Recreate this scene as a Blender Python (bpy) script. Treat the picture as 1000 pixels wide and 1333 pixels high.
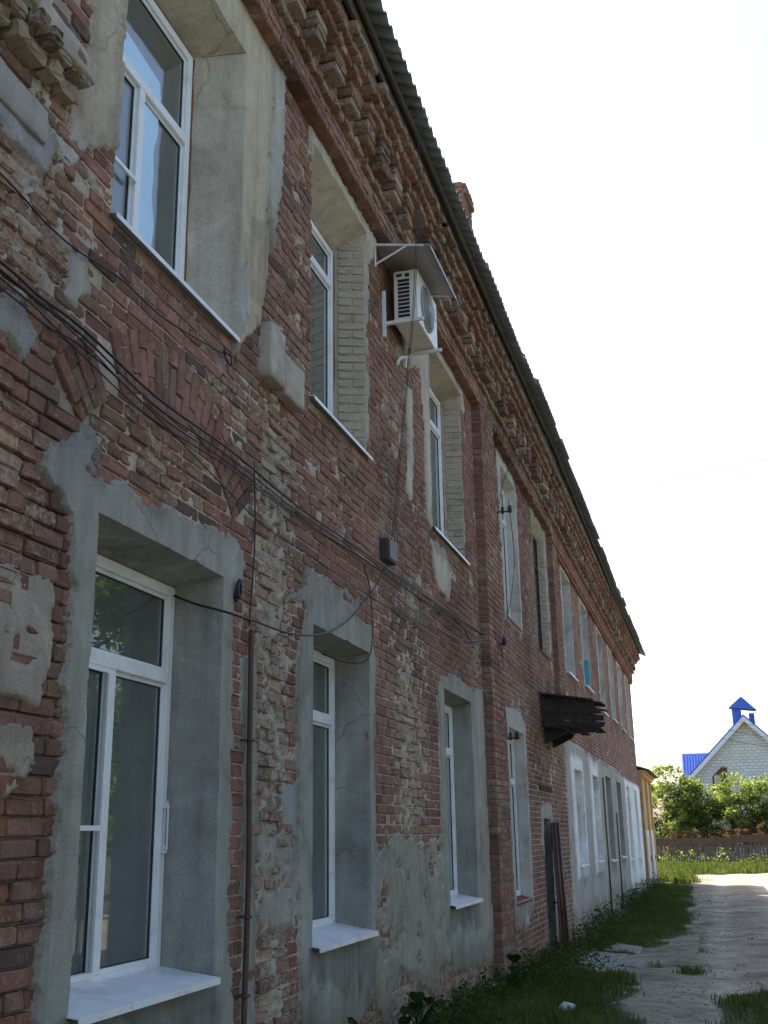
import bpy, math, random
import numpy as np
from mathutils import Vector, Matrix

random.seed(7)
RNG = np.random.default_rng(11)
scene = bpy.context.scene
for o in list(bpy.data.objects):
    bpy.data.objects.remove(o)

# ------------------------------------------------------------------ camera, sky, sun, exposure
CAM = Vector((2.7, 0.0, 2.05))
cam_data = bpy.data.cameras.new('camera')
cam_data.sensor_fit = 'HORIZONTAL'
cam_data.sensor_width = 36.0
cam_data.lens = 36.0 * 1.420
cam_data.clip_start = 0.05
cam_data.clip_end = 3000
cam = bpy.data.objects.new('camera', cam_data)
scene.collection.objects.link(cam)
C_R = Vector((0.95953, 0.2812, -0.01494))
C_U = Vector((0.09402, -0.26991, 0.95828))
C_F = Vector((-0.26543, 0.92091, 0.28543))
mw = Matrix.Identity(4)
for i in range(3):
    mw[i][0] = C_R[i]; mw[i][1] = C_U[i]; mw[i][2] = -C_F[i]; mw[i][3] = CAM[i]
cam.matrix_world = mw
scene.camera = cam

SUN_EL = math.radians(43)
SUN_AZ = Vector((-1.0, 0.72, 0)).normalized()
TO_SUN = Vector((SUN_AZ.x * math.cos(SUN_EL), SUN_AZ.y * math.cos(SUN_EL), math.sin(SUN_EL)))
world = bpy.data.worlds.new('World')
scene.world = world
world.use_nodes = True
wn = world.node_tree.nodes; wl = world.node_tree.links
sky = wn.new('ShaderNodeTexSky')
sky.sky_type = 'NISHITA'
sky.sun_disc = False
sky.sun_elevation = SUN_EL
sky.sun_rotation = math.atan2(SUN_AZ.x, SUN_AZ.y)
sky.altitude = 100
sky.air_density = 0.95
sky.dust_density = 3.5
sky.ozone_density = 0.6
bg = wn['Background']
bg.inputs['Strength'].default_value = 0.12
wl.new(sky.outputs['Color'], bg.inputs['Color'])

sun_data = bpy.data.lights.new('sun', 'SUN')
sun_data.energy = 4.8
sun_data.angle = math.radians(0.53)
sun_data.color = (1.0, 0.93, 0.82)
sun = bpy.data.objects.new('sun', sun_data)
scene.collection.objects.link(sun)
sun.rotation_euler = TO_SUN.to_track_quat('Z', 'Y').to_euler()

vs = scene.view_settings
vs.view_transform = 'Standard'
vs.look = 'None'
vs.gamma = 1.0
vs.use_curve_mapping = False
vs.exposure = 1.7
try:
    scene.cycles.use_denoising = True
    scene.cycles.max_bounces = 8
    scene.cycles.transparent_max_bounces = 12
    scene.cycles.sample_clamp_indirect = 6.0
except Exception:
    pass

# ------------------------------------------------------------------ helpers
COL = scene.collection

def link(o, parent=None):
    COL.objects.link(o)
    if parent is not None:
        o.parent = parent
    return o

def empty(name, loc=(0, 0, 0)):
    o = bpy.data.objects.new(name, None)
    o.location = loc
    o.empty_display_size = 0.2
    COL.objects.link(o)
    return o

def tag(o, label=None, cat=None, group=None, kind=None):
    if label: o['label'] = label
    if cat: o['category'] = cat
    if group: o['group'] = group
    if kind: o['kind'] = kind
    return o

def np_mesh(name, V, Q=None, T=None, col=None, mat=None, smooth=False):
    """mesh from numpy arrays: V (n,3), Q (m,4) quads, T (k,3) triangles, col (n,4)"""
    me = bpy.data.meshes.new(name)
    V = np.asarray(V, np.float32)
    Q = np.zeros((0, 4), np.int32) if Q is None else np.asarray(Q, np.int32).reshape(-1, 4)
    T = np.zeros((0, 3), np.int32) if T is None else np.asarray(T, np.int32).reshape(-1, 3)
    me.vertices.add(len(V)); me.vertices.foreach_set('co', V.ravel())
    loops = np.concatenate([Q.ravel(), T.ravel()])
    me.loops.add(len(loops)); me.loops.foreach_set('vertex_index', loops)
    me.polygons.add(len(Q) + len(T))
    starts = np.concatenate([np.arange(len(Q)) * 4, len(Q) * 4 + np.arange(len(T)) * 3]).astype(np.int32)
    me.polygons.foreach_set('loop_start', starts)
    me.polygons.foreach_set('use_smooth', np.full(len(starts), smooth, bool))
    me.update(calc_edges=True)
    me.validate()
    if col is not None:
        a = me.attributes.new('Col', 'FLOAT_COLOR', 'POINT')
        a.data.foreach_set('color', np.asarray(col, np.float32).ravel())
    if mat: me.materials.append(mat)
    return me

def np_obj(name, V, Q=None, T=None, col=None, mat=None, parent=None, smooth=False):
    return link(bpy.data.objects.new(name, np_mesh(name, V, Q, T, col, mat, smooth)), parent)

class MB:
    """collects simple shapes into one mesh"""
    def __init__(self): self.v = []; self.f = []
    def add(self, V, F):
        b = len(self.v); self.v += [tuple(p) for p in V]; self.f += [tuple(i + b for i in f) for f in F]; return self
    def box(self, x0, x1, y0, y1, z0, z1):
        V = [(x0,y0,z0),(x1,y0,z0),(x1,y1,z0),(x0,y1,z0),(x0,y0,z1),(x1,y0,z1),(x1,y1,z1),(x0,y1,z1)]
        return self.add(V, [(3,2,1,0),(4,5,6,7),(0,1,5,4),(1,2,6,5),(2,3,7,6),(3,0,4,7)])
    def prism(self, poly, axis, a, b):
        """extrude 2-D polygon along axis ('x': poly is (y,z); 'y': (x,z); 'z': (x,y))"""
        def p3(p, t):
            return {'x': (t, p[0], p[1]), 'y': (p[0], t, p[1]), 'z': (p[0], p[1], t)}[axis]
        n = len(poly)
        V = [p3(p, a) for p in poly] + [p3(p, b) for p in poly]
        F = [tuple(range(n)), tuple(range(2 * n - 1, n - 1, -1))] + [(i, i + n, (i + 1) % n + n, (i + 1) % n) for i in range(n)]
        return self.add(V, F)
    def tube(self, pts, r, n=6, caps=True):
        pts = [Vector(p) for p in pts]
        rings = []; prev = None
        for i, p in enumerate(pts):
            d = (pts[min(i + 1, len(pts) - 1)] - pts[max(i - 1, 0)]).normalized()
            if prev is None:
                a = Vector((0, 0, 1)) if abs(d.z) < .9 else Vector((1, 0, 0))
                u = d.cross(a).normalized()
            else:
                u = (prev - d * prev.dot(d)).normalized()
            prev = u; w = d.cross(u)
            rr = r[i] if isinstance(r, (list, tuple)) else r
            rings.append([p + (u * math.cos(2 * math.pi * k / n) + w * math.sin(2 * math.pi * k / n)) * rr for k in range(n)])
        V = [q for ring in rings for q in ring]; F = []
        for i in range(len(pts) - 1):
            for k in range(n):
                F.append((i * n + k, i * n + (k + 1) % n, (i + 1) * n + (k + 1) % n, (i + 1) * n + k))
        if caps:
            F.append(tuple(range(n - 1, -1, -1))); F.append(tuple((len(pts) - 1) * n + k for k in range(n)))
        return self.add(V, F)
    def mesh(self, name, mat=None, smooth=False):
        me = bpy.data.meshes.new(name)
        me.from_pydata(self.v, [], self.f)
        if smooth:
            me.polygons.foreach_set('use_smooth', [True] * len(me.polygons))
        import bmesh
        bm = bmesh.new(); bm.from_mesh(me); bmesh.ops.recalc_face_normals(bm, faces=bm.faces); bm.to_mesh(me); bm.free()
        if mat: me.materials.append(mat)
        return me
    def build(self, name, mat=None, parent=None, smooth=False, bevel=0.0):
        o = link(bpy.data.objects.new(name, self.mesh(name, mat, smooth)), parent)
        if bevel:
            m = o.modifiers.new('bevel', 'BEVEL'); m.width = bevel; m.segments = 2; m.limit_method = 'ANGLE'
        return o

def spline(pts, n=8):
    """Catmull-Rom through points"""
    P = [Vector(p) for p in pts]; P = [P[0] * 2 - P[1]] + P + [P[-1] * 2 - P[-2]]
    out = []
    for i in range(1, len(P) - 2):
        a, b, c, d = P[i - 1], P[i], P[i + 1], P[i + 2]
        for k in range(n):
            t = k / n
            out.append(0.5 * ((2 * b) + (c - a) * t + (2 * a - 5 * b + 4 * c - d) * t * t + (3 * b - a - 3 * c + d) * t ** 3))
    out.append(P[-2]); return out

# --- value noise -----------------------------------------------------------------
def _hash(ix, iy, seed):
    h = (ix.astype(np.int64) * 374761393 + iy.astype(np.int64) * 668265263 + seed * 1442695041) & 0xFFFFFFFF
    h = ((h ^ (h >> 13)) * 1274126177) & 0xFFFFFFFF
    h = (h ^ (h >> 16)) & 0xFFFF
    return h / 65535.0
def vnoise(x, y, seed=0):
    x = np.asarray(x, float); y = np.asarray(y, float)
    ix = np.floor(x); iy = np.floor(y); fx = x - ix; fy = y - iy
    fx = fx * fx * (3 - 2 * fx); fy = fy * fy * (3 - 2 * fy)
    ix = ix.astype(np.int64); iy = iy.astype(np.int64)
    a = _hash(ix, iy, seed); b = _hash(ix + 1, iy, seed); c = _hash(ix, iy + 1, seed); d = _hash(ix + 1, iy + 1, seed)
    return (a + (b - a) * fx) * (1 - fy) + (c + (d - c) * fx) * fy
def fbm(x, y, seed=0, octv=4):
    s = 0; a = 1; t = 0
    for k in range(octv):
        s = s + a * vnoise(x * 2 ** k, y * 2 ** k, seed + k * 17); t += a; a *= .55
    return s / t - .5          # about -.5 .. .5
def sstep(a, b, x):
    t = np.clip((x - a) / (b - a), 0, 1); return t * t * (3 - 2 * t)
def poly_sd(px, py, poly):
    """signed distance, positive inside"""
    P = np.asarray(poly, float); d = np.full(px.shape, 1e9); inside = np.zeros(px.shape, bool)
    n = len(P)
    for i in range(n):
        a = P[i]; b = P[(i + 1) % n]; e = b - a
        wx = px - a[0]; wy = py - a[1]
        t = np.clip((wx * e[0] + wy * e[1]) / (e @ e + 1e-12), 0, 1)
        d = np.minimum(d, np.hypot(wx - e[0] * t, wy - e[1] * t))
        c = ((a[1] > py) != (b[1] > py))
        xi = (b[0] - a[0]) * (py - a[1]) / ((b[1] - a[1]) if b[1] != a[1] else 1e-9) + a[0]
        inside ^= c & (px < xi)
    return np.where(inside, d, -d)

def proj_px(V):
    """camera pixel (1000 wide) of world points, for sorting by size in view"""
    V = np.asarray(V) - np.array(CAM)
    x = V @ np.array(C_R); y = V @ np.array(C_U); z = V @ np.array(C_F)
    z = np.where(z > .05, z, .05)
    return 500 + 1420 * x / z, 666.5 - 1420 * y / z, z

# ------------------------------------------------------------------ materials
def new_mat(name):
    m = bpy.data.materials.new(name); m.use_nodes = True
    nt = m.node_tree; nt.nodes.clear()
    out = nt.nodes.new('ShaderNodeOutputMaterial')
    return m, nt, out

def N(nt, t, **kw):
    n = nt.nodes.new(t)
    for k, v in kw.items():
        if k in n.inputs.keys() if hasattr(n.inputs, 'keys') else False:
            n.inputs[k].default_value = v
        else:
            setattr(n, k, v)
    return n

def noise(nt, vec, scale, detail=4, rough=.6, dist=0.0):
    n = nt.nodes.new('ShaderNodeTexNoise')
    n.inputs['Scale'].default_value = scale; n.inputs['Detail'].default_value = detail
    n.inputs['Roughness'].default_value = rough; n.inputs['Distortion'].default_value = dist
    nt.links.new(vec, n.inputs['Vector']); return n.outputs['Fac']

def ramp(nt, fac, stops):
    r = nt.nodes.new('ShaderNodeValToRGB')
    el = r.color_ramp.elements
    while len(el) < len(stops): el.new(.5)
    for e, (p, c) in zip(el, stops):
        e.position = p; e.color = (c[0], c[1], c[2], 1) if not isinstance(c, (int, float)) else (c, c, c, 1)
    nt.links.new(fac, r.inputs['Fac']); return r.outputs['Color']

def mixc(nt, fac, a, b, mode='MIX'):
    m = nt.nodes.new('ShaderNodeMix'); m.data_type = 'RGBA'; m.blend_type = mode
    for sock, val in ((m.inputs[0], fac), (m.inputs[6], a), (m.inputs[7], b)):
        if isinstance(val, (int, float)): sock.default_value = val
        elif isinstance(val, tuple): sock.default_value = (*val, 1)
        else: nt.links.new(val, sock)
    return m.outputs[2]

def math_n(nt, op, a, b=0.0, c=None):
    m = nt.nodes.new('ShaderNodeMath'); m.operation = op
    for i, val in enumerate((a, b, c)):
        if val is None: continue
        if isinstance(val, (int, float)): m.inputs[i].default_value = val
        else: nt.links.new(val, m.inputs[i])
    return m.outputs[0]

def bsdf(nt, out, color, rough=.9, bump=None, bstr=.5, bdist=.01, spec=.3, metal=0.0):
    b = nt.nodes.new('ShaderNodeBsdfPrincipled')
    if isinstance(color, tuple): b.inputs['Base Color'].default_value = (*color, 1)
    else: nt.links.new(color, b.inputs['Base Color'])
    if isinstance(rough, (int, float)): b.inputs['Roughness'].default_value = rough
    else: nt.links.new(rough, b.inputs['Roughness'])
    b.inputs['Specular IOR Level'].default_value = spec
    b.inputs['Metallic'].default_value = metal
    if bump is not None:
        bn = nt.nodes.new('ShaderNodeBump'); bn.inputs['Strength'].default_value = bstr; bn.inputs['Distance'].default_value = bdist
        nt.links.new(bump, bn.inputs['Height']); nt.links.new(bn.outputs['Normal'], b.inputs['Normal'])
    nt.links.new(b.outputs[0], out.inputs['Surface']); return b

def pos(nt): return nt.nodes.new('ShaderNodeNewGeometry').outputs['Position']
def attr(nt, name='Col'):
    a = nt.nodes.new('ShaderNodeAttribute'); a.attribute_name = name; return a

def mat_brick():
    m, nt, out = new_mat('old_brick')
    p = pos(nt); a = attr(nt)
    n1 = noise(nt, p, 7, 5, .65); n2 = noise(nt, p, 45, 4, .7); n3 = noise(nt, p, 30, 7, .72, .8); n4 = noise(nt, p, 1.1, 3, .5)
    v = ramp(nt, n1, [(.25, .62), (.75, 1.3)])
    c = mixc(nt, 1.0, a.outputs['Color'], v, 'MULTIPLY')
    c = mixc(nt, .55, c, ramp(nt, n2, [(.3, .55), (.7, 1.35)]), 'MULTIPLY')
    # dark soot streaks, lime bloom
    c = mixc(nt, math_n(nt, 'MULTIPLY', ramp(nt, n4, [(.48, 0.0), (.75, 1.0)]), .45), c, (.085, .06, .05))
    lim = math_n(nt, 'ADD', n3, math_n(nt, 'MULTIPLY', a.outputs['Alpha'], .42))
    lm = ramp(nt, lim, [(.64, 0.0), (.80, 1.0)])
    c = mixc(nt, math_n(nt, 'MULTIPLY', lm, .72), c, (.43, .37, .295))
    h = math_n(nt, 'ADD', math_n(nt, 'MULTIPLY', n3, .6), math_n(nt, 'MULTIPLY', n2, .5))
    bsdf(nt, out, c, .93, h, .75, .012, .15)
    return m

def mat_plaster():
    m, nt, out = new_mat('wall_plaster')
    p = pos(nt); a = attr(nt)
    mp = nt.nodes.new('ShaderNodeMapping'); mp.inputs['Scale'].default_value = (1, 1, .10); nt.links.new(p, mp.inputs['Vector'])
    n1 = noise(nt, p, 1.1, 9, .62, 1.3); n2 = noise(nt, p, 6, 7, .7, .4); n3 = noise(nt, p, 85, 3, .7); n4 = noise(nt, p, 30, 6, .75, 1.0); n5 = noise(nt, mp.outputs[0], 9, 5, .65); n6 = noise(nt, p, .35, 3, .5)
    # damp and dried-out patches with an outline of their own, run-off streaks, grain
    c = mixc(nt, 1.0, a.outputs['Color'], ramp(nt, n1, [(.36, .74), (.42, .90), (.52, 1.0), (.60, 1.03), (.635, 1.16), (.75, 1.2)]), 'MULTIPLY')
    c = mixc(nt, .8, c, ramp(nt, n5, [(.34, .78), (.5, 1.0), (.7, 1.12)]), 'MULTIPLY')
    c = mixc(nt, .45, c, ramp(nt, n2, [(.3, .72), (.7, 1.22)]), 'MULTIPLY')
    c = mixc(nt, .5, c, ramp(nt, n3, [(.3, .55), (.7, 1.35)]), 'MULTIPLY')
    c = mixc(nt, math_n(nt, 'MULTIPLY', ramp(nt, n6, [(.45, 0.0), (.65, 1.0)]), .25), c, mixc(nt, 1.0, c, (1.08, .96, .80), 'MULTIPLY'))
    pit = nt.nodes.new('ShaderNodeTexVoronoi'); pit.inputs['Scale'].default_value = 16; nt.links.new(p, pit.inputs['Vector'])
    pm = ramp(nt, pit.outputs['Distance'], [(.035, 1.0), (.085, 0.0)])
    pm = math_n(nt, 'MULTIPLY', pm, ramp(nt, n2, [(.5, 0.0), (.6, 1.0)]))
    c = mixc(nt, math_n(nt, 'MULTIPLY', pm, .7), c, (.10, .095, .09))
    wob = nt.nodes.new('ShaderNodeTexNoise'); wob.inputs['Scale'].default_value = 2.5; wob.inputs['Detail'].default_value = 5; nt.links.new(p, wob.inputs['Vector'])
    vm = nt.nodes.new('ShaderNodeVectorMath'); vm.operation = 'MULTIPLY_ADD'; vm.inputs[1].default_value = (.5, .5, .5); nt.links.new(wob.outputs['Color'], vm.inputs[0]); nt.links.new(p, vm.inputs[2])
    crk = nt.nodes.new('ShaderNodeTexVoronoi'); crk.feature = 'DISTANCE_TO_EDGE'; crk.inputs['Scale'].default_value = 1.3; nt.links.new(vm.outputs[0], crk.inputs['Vector'])
    cm = math_n(nt, 'MULTIPLY', ramp(nt, crk.outputs['Distance'], [(.003, 1.0), (.009, 0.0)]), ramp(nt, noise(nt, p, .9, 3, .5), [(.5, 0.0), (.56, 1.0)]))
    c = mixc(nt, math_n(nt, 'MULTIPLY', cm, .35), c, (.13, .125, .115))
    pm = math_n(nt, 'MAXIMUM', pm, cm)
    h = math_n(nt, 'ADD', math_n(nt, 'MULTIPLY', n2, .25),
               math_n(nt, 'ADD', math_n(nt, 'MULTIPLY', n3, .30), math_n(nt, 'MULTIPLY', n4, math_n(nt, 'MULTIPLY_ADD', a.outputs['Alpha'], 1.1, .06))))
    h = math_n(nt, 'SUBTRACT', h, math_n(nt, 'MULTIPLY', pm, .5))
    bsdf(nt, out, c, .95, h, .8, .014, .12)
    return m

def mat_simple(name, color, rough=.6, var=.25, scale=12, bump=0.3, bdist=.004, spec=.3, metal=0.0, dirt=None):
    m, nt, out = new_mat(name)
    p = pos(nt)
    n1 = noise(nt, p, scale, 5, .65); n2 = noise(nt, p, scale * 6, 3, .6)
    c = mixc(nt, 1.0, color, ramp(nt, n1, [(.25, 1 - var), (.75, 1 + var)]), 'MULTIPLY')
    if dirt:
        c = mixc(nt, math_n(nt, 'MULTIPLY', ramp(nt, noise(nt, p, scale * .6, 6, .7, .8), [(.5, 0.0), (.72, 1.0)]), dirt[1]), c, dirt[0])
    h = math_n(nt, 'ADD', n1, math_n(nt, 'MULTIPLY', n2, .5))
    bsdf(nt, out, c, rough, h, bump, bdist, spec, metal)
    return m

def mat_glass(name='window_glass', tint=(.90, .95, .95), boost=1.35):
    m, nt, out = new_mat(name)
    tr = nt.nodes.new('ShaderNodeBsdfTransparent'); tr.inputs['Color'].default_value = (*tint, 1)
    gl = nt.nodes.new('ShaderNodeBsdfGlossy'); gl.inputs['Roughness'].default_value = .01; gl.inputs['Color'].default_value = (.95, .98, 1, 1)
    p = pos(nt)
    bn = nt.nodes.new('ShaderNodeBump'); bn.inputs['Strength'].default_value = .05; bn.inputs['Distance'].default_value = .02
    nt.links.new(noise(nt, p, 1.5, 1, .4), bn.inputs['Height']); nt.links.new(bn.outputs['Normal'], gl.inputs['Normal'])
    fr = nt.nodes.new('ShaderNodeLayerWeight'); fr.inputs['Blend'].default_value = .5
    f = math_n(nt, 'MULTIPLY_ADD', math_n(nt, 'POWER', fr.outputs['Facing'], 5.0), .96, .04)
    f = math_n(nt, 'MINIMUM', math_n(nt, 'MULTIPLY', f, boost), .95)
    mx = nt.nodes.new('ShaderNodeMixShader'); nt.links.new(f, mx.inputs[0]); nt.links.new(tr.outputs[0], mx.inputs[1]); nt.links.new(gl.outputs[0], mx.inputs[2])
    # a film of dust
    df = nt.nodes.new('ShaderNodeBsdfDiffuse'); df.inputs['Color'].default_value = (.45, .45, .42, 1)
    mx2 = nt.nodes.new('ShaderNodeMixShader')
    nt.links.new(ramp(nt, noise(nt, p, 2.3, 5, .7), [(.35, .05), (.75, .15)]), mx2.inputs[0])
    nt.links.new(mx.outputs[0], mx2.inputs[1]); nt.links.new(df.outputs[0], mx2.inputs[2])
    nt.links.new(mx2.outputs[0], out.inputs['Surface'])
    return m

def mat_leaf(name, c1, c2, trans=.35):
    m, nt, out = new_mat(name)
    a = attr(nt); p = pos(nt)
    c = mixc(nt, a.outputs['Fac'], c1, c2)
    c = mixc(nt, .6, c, ramp(nt, noise(nt, p, 3.0, 3, .6), [(.3, .6), (.7, 1.35)]), 'MULTIPLY')
    d = nt.nodes.new('ShaderNodeBsdfDiffuse'); t = nt.nodes.new('ShaderNodeBsdfTranslucent')
    nt.links.new(c, d.inputs['Color'])
    nt.links.new(mixc(nt, 1.0, c, (1.25, 1.35, .55), 'MULTIPLY'), t.inputs['Color'])
    mx = nt.nodes.new('ShaderNodeMixShader'); mx.inputs[0].default_value = trans
    nt.links.new(d.outputs[0], mx.inputs[1]); nt.links.new(t.outputs[0], mx.inputs[2])
    nt.links.new(mx.outputs[0], out.inputs['Surface'])
    return m

def mat_ground():
    m, nt, out = new_mat('dirt_ground')
    p = pos(nt); a = attr(nt)
    n1 = noise(nt, p, .8, 6, .65, .5); n2 = noise(nt, p, 5, 6, .7); n3 = noise(nt, p, 60, 3, .7)
    dirt = ramp(nt, n1, [(.32, (.15, .128, .095)), (.45, (.25, .22, .172)), (.58, (.33, .295, .235)), (.72, (.40, .36, .295))])
    dirt = mixc(nt, .8, dirt, ramp(nt, n2, [(.3, .58), (.7, 1.3)]), 'MULTIPLY')
    dirt = mixc(nt, .7, dirt, ramp(nt, n3, [(.3, .5), (.7, 1.35)]), 'MULTIPLY')
    dirt = mixc(nt, math_n(nt, 'MULTIPLY', a.outputs['Alpha'], .75), mixc(nt, 1.0, dirt, (.98, .97, .94), 'MULTIPLY'), mixc(nt, 1.0, dirt, (1.42, 1.41, 1.38), 'MULTIPLY'))
    soil = ramp(nt, n2, [(.3, (.05, .05, .028)), (.7, (.10, .095, .05))])
    msk = math_n(nt, 'ADD', a.outputs['Fac'], math_n(nt, 'MULTIPLY_ADD', n2, .9, -.45))
    c = mixc(nt, ramp(nt, msk, [(.35, 0.0), (.6, 1.0)]), dirt, soil)
    h = math_n(nt, 'ADD', n2, math_n(nt, 'MULTIPLY', n3, .35))
    bsdf(nt, out, c, .97, h, .6, .012, .1)
    return m

def mat_facing_brick():
    """far gable wall of pale blocks, pieces too small to tell apart"""
    m, nt, out = new_mat('pale_block_wall')
    tc = nt.nodes.new('ShaderNodeTexCoord')
    mp = nt.nodes.new('ShaderNodeMapping'); mp.inputs['Rotation'].default_value = (math.radians(90), 0, 0)
    nt.links.new(tc.outputs['Object'], mp.inputs['Vector'])
    b = nt.nodes.new('ShaderNodeTexBrick')
    b.inputs['Color1'].default_value = (.72, .71, .68, 1); b.inputs['Color2'].default_value = (.62, .61, .58, 1); b.inputs['Mortar'].default_value = (.40, .39, .38, 1)
    b.inputs['Scale'].default_value = 1.0; b.inputs['Brick Width'].default_value = .46; b.inputs['Row Height'].default_value = .225; b.inputs['Mortar Size'].default_value = .022
    nt.links.new(mp.outputs[0], b.inputs['Vector'])
    bsdf(nt, out, b.outputs['Color'], .9)
    return m

M = {}
M['brick'] = mat_brick()
M['plaster'] = mat_plaster()
M['pvc'] = mat_simple('white_plastic', (.77, .79, .80), .38, .07, 6, .05, .002, .5, dirt=((.40, .38, .34), .45))
M['white_sheet'] = mat_simple('white_painted_sheet', (.72, .74, .76), .4, .10, 5, .08, .002, .5, dirt=((.33, .31, .28), .6))
M['white_paint'] = mat_simple('old_white_paint', (.66, .67, .66), .7, .12, 8, .3, .004, .2, dirt=((.35, .33, .30), .5))
M['dark_edge'] = mat_simple('dark_sheet_underside', (.05, .052, .055), .6, .2)
M['foam'] = mat_simple('orange_foam', (.20, .085, .03), .9, .4, 30, .8, .01)
M['glass'] = mat_glass()
M['room'] = mat_simple('room_wall', (.55, .56, .53), .9, .1, 2, .05)
M['curtain'] = mat_simple('white_curtain', (.62, .64, .66), .9, .1, 4, .2)
M['blue_cloth'] = mat_simple('pale_blue_film', (.50, .72, .92), .35, .05, 3, .1, spec=.5)
M['net'] = mat_simple('mosquito_net', (.16, .18, .20), .8, .08, 20, .1)
M['rust_pipe'] = mat_simple('red_brown_pipe', (.085, .042, .032), .6, .4, 14, .4, .003, .4)
M['dark_pipe'] = mat_simple('dark_brown_pipe', (.115, .055, .05), .32, .3, 9, .3, .002, .5)
M['black_cable'] = mat_simple('black_cable', (.018, .019, .022), .5, .2, 20, .2)
M['grey_cable'] = mat_simple('grey_cable', (.14, .14, .145), .6, .2, 20, .2)
M['steel'] = mat_simple('rusty_steel', (.07, .045, .035), .6, .35, 30, .5, .002, .4)
M['black'] = mat_simple('black_doorway_shade', (.015, .014, .015), .8, .4, 14, .5)
M['old_wood'] = mat_simple('rotten_wood', (.045, .038, .033), .9, .5, 18, 1.0, .012, .15, dirt=((.12, .105, .09), .5))
M['slate'] = mat_simple('asbestos_cement_sheet', (.34, .37, .37), .9, .3, 7, .5, .006, .15, dirt=((.17, .19, .165), .6))
M['gutter'] = mat_simple('dark_eaves_board', (.075, .06, .05), .85, .4, 12, .6, .006, .2)
M['ac_white'] = mat_simple('cream_enamel', (.70, .70, .66), .4, .06, 6, .05, .002, .4, dirt=((.42, .40, .36), .35))
M['ac_dark'] = mat_simple('dark_grille', (.025, .026, .028), .6, .2)
M['ac_grey'] = mat_simple('grey_fan_grille', (.34, .35, .35), .5, .1)
M['pink_print'] = mat_simple('faded_pink_print', (.50, .25, .33), .5, .1)
M['turquoise'] = mat_simple('turquoise_board', (.09, .36, .40), .7, .15, 6, .2)
M['ochre'] = mat_simple('ochre_plaster', (.50, .34, .17), .9, .18, 2.5, .5, .01, .1, dirt=((.32, .22, .12), .6))
M['grass'] = mat_leaf('grass_blade', (.050, .072, .022), (.145, .16, .06), .3)
M['weed'] = mat_leaf('weed_leaf', (.032, .056, .018), (.085, .12, .042), .3)
M['shrub'] = mat_leaf('shrub_leaf', (.085, .125, .045), (.27, .30, .14), .58)
M['tree'] = mat_leaf('tree_leaf', (.07, .12, .03), (.19, .23, .07), .4)
M['dry'] = mat_leaf('dry_red_leaf', (.12, .062, .042), (.21, .125, .085), .25)
M['bark'] = mat_simple('bark', (.09, .07, .055), .95, .35, 20, 1.0, .02, .1)
M['fence'] = mat_simple('weathered_fence_wood', (.17, .125, .095), .9, .35, 8, .6, .006, .15)
M['fence_rust'] = mat_simple('rust_red_fence_board', (.14, .085, .06), .85, .4, 6, .5, .006, .2)
M['blue_roof'] = mat_simple('blue_metal_roof', (.045, .115, .42), .45, .12, 2, .1, .004, .5)
M['block_wall'] = mat_facing_brick()
M['brown_panel'] = mat_simple('brown_panel', (.12, .05, .035), .6, .1)
M['beige_panel'] = mat_simple('beige_panel', (.55, .46, .34), .7, .08)
M['concrete'] = mat_simple('broken_concrete', (.28, .265, .235), .95, .35, 10, .8, .01, .1)
M['ground'] = mat_ground()
M['stone'] = mat_simple('pale_stone', (.48, .46, .43), .9, .15, 20, .6, .01)

BRICK = 0.0822           # height of a course with its joint
Z_TOP = 8.06             # wall runs behind the cornice up to here
Y_END = 43.5

def ground_z(x, y):
    x = np.asarray(x, float); y = np.asarray(y, float)
    base = .35 * (1 - sstep(12.5, 21.5, y))
    rut = -.035 * np.exp(-((x - 2.7) / .35) ** 2) - .03 * np.exp(-((x - 4.2) / .4) ** 2)
    near = np.exp(-np.maximum(0, y - 60) / 40) * (x < 14) * (x > -1)
    return base + near * (rut + .03 * fbm(x * .7, y * .30, 5, 3) + .014 * fbm(x * 4, y * 2.5, 9, 3) + .05 * np.exp(-np.clip(x, 0, 9) / .5))

# ------------------------------------------------------------------ the ground
GRASS = {   # grass patches on the ground, plan outlines in metres
    'verge': [(0, 20.2), (.35, 21.6), (.9, 20.6), (1.15, 21.8), (1.55, 22.6), (1.72, 23.6), (2.0, 25.5), (1.95, 30), (1.85, 36), (1.75, 42), (1.7, 47), (.0, 49)],
    'front': [(0, 12.8), (0, 17.8), (.35, 17.7), (.6, 16.9), (1.25, 16.2), (1.55, 15.2), (1.85, 13.6), (1.95, 11.5), (1.9, 9), (0, 6)],
    'right': [(2.30, 9), (2.38, 11.2), (2.55, 13.4), (3.1, 14.4), (4.5, 15.5), (6, 15), (6, 9)],
    'tuft_a': [(2.02, 22.2), (2.2, 20.9), (2.38, 21.8), (2.35, 24.5), (2.15, 25.2)],
    'tuft_b': [(1.95, 16.8), (2.2, 16.2), (2.35, 17.4), (2.2, 18.6), (2.0, 18.2)],
    'tuft_c': [(1.45, 18.0), (1.7, 17.7), (1.9, 18.6), (1.6, 19.5)],
    'far_strip': [(-6, 61), (1, 59), (6, 61.5), (16, 60), (30, 60), (30, 75.5), (-6, 75.5)],
    'far_corner': [(-4, 50.5), (.3, 50), (1.6, 47.5), (1.9, 52), (1.2, 59), (-4, 60)],
    'beyond': [(14, -10), (60, -10), (60, 60), (14, 58)],
}
def lines(segs):
    out = [segs[0][0]]
    for a, b, s in segs:
        n = max(1, round((b - a) / s)); out += list(a + (b - a) * (np.arange(n) + 1) / n)
    return np.array(out)
gx = lines([(-900, -100, 200), (-100, -12, 11), (-12, -.4, 1.5), (-.4, 6, .07), (6, 14, .5), (14, 60, 3), (60, 900, 120)])
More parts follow.
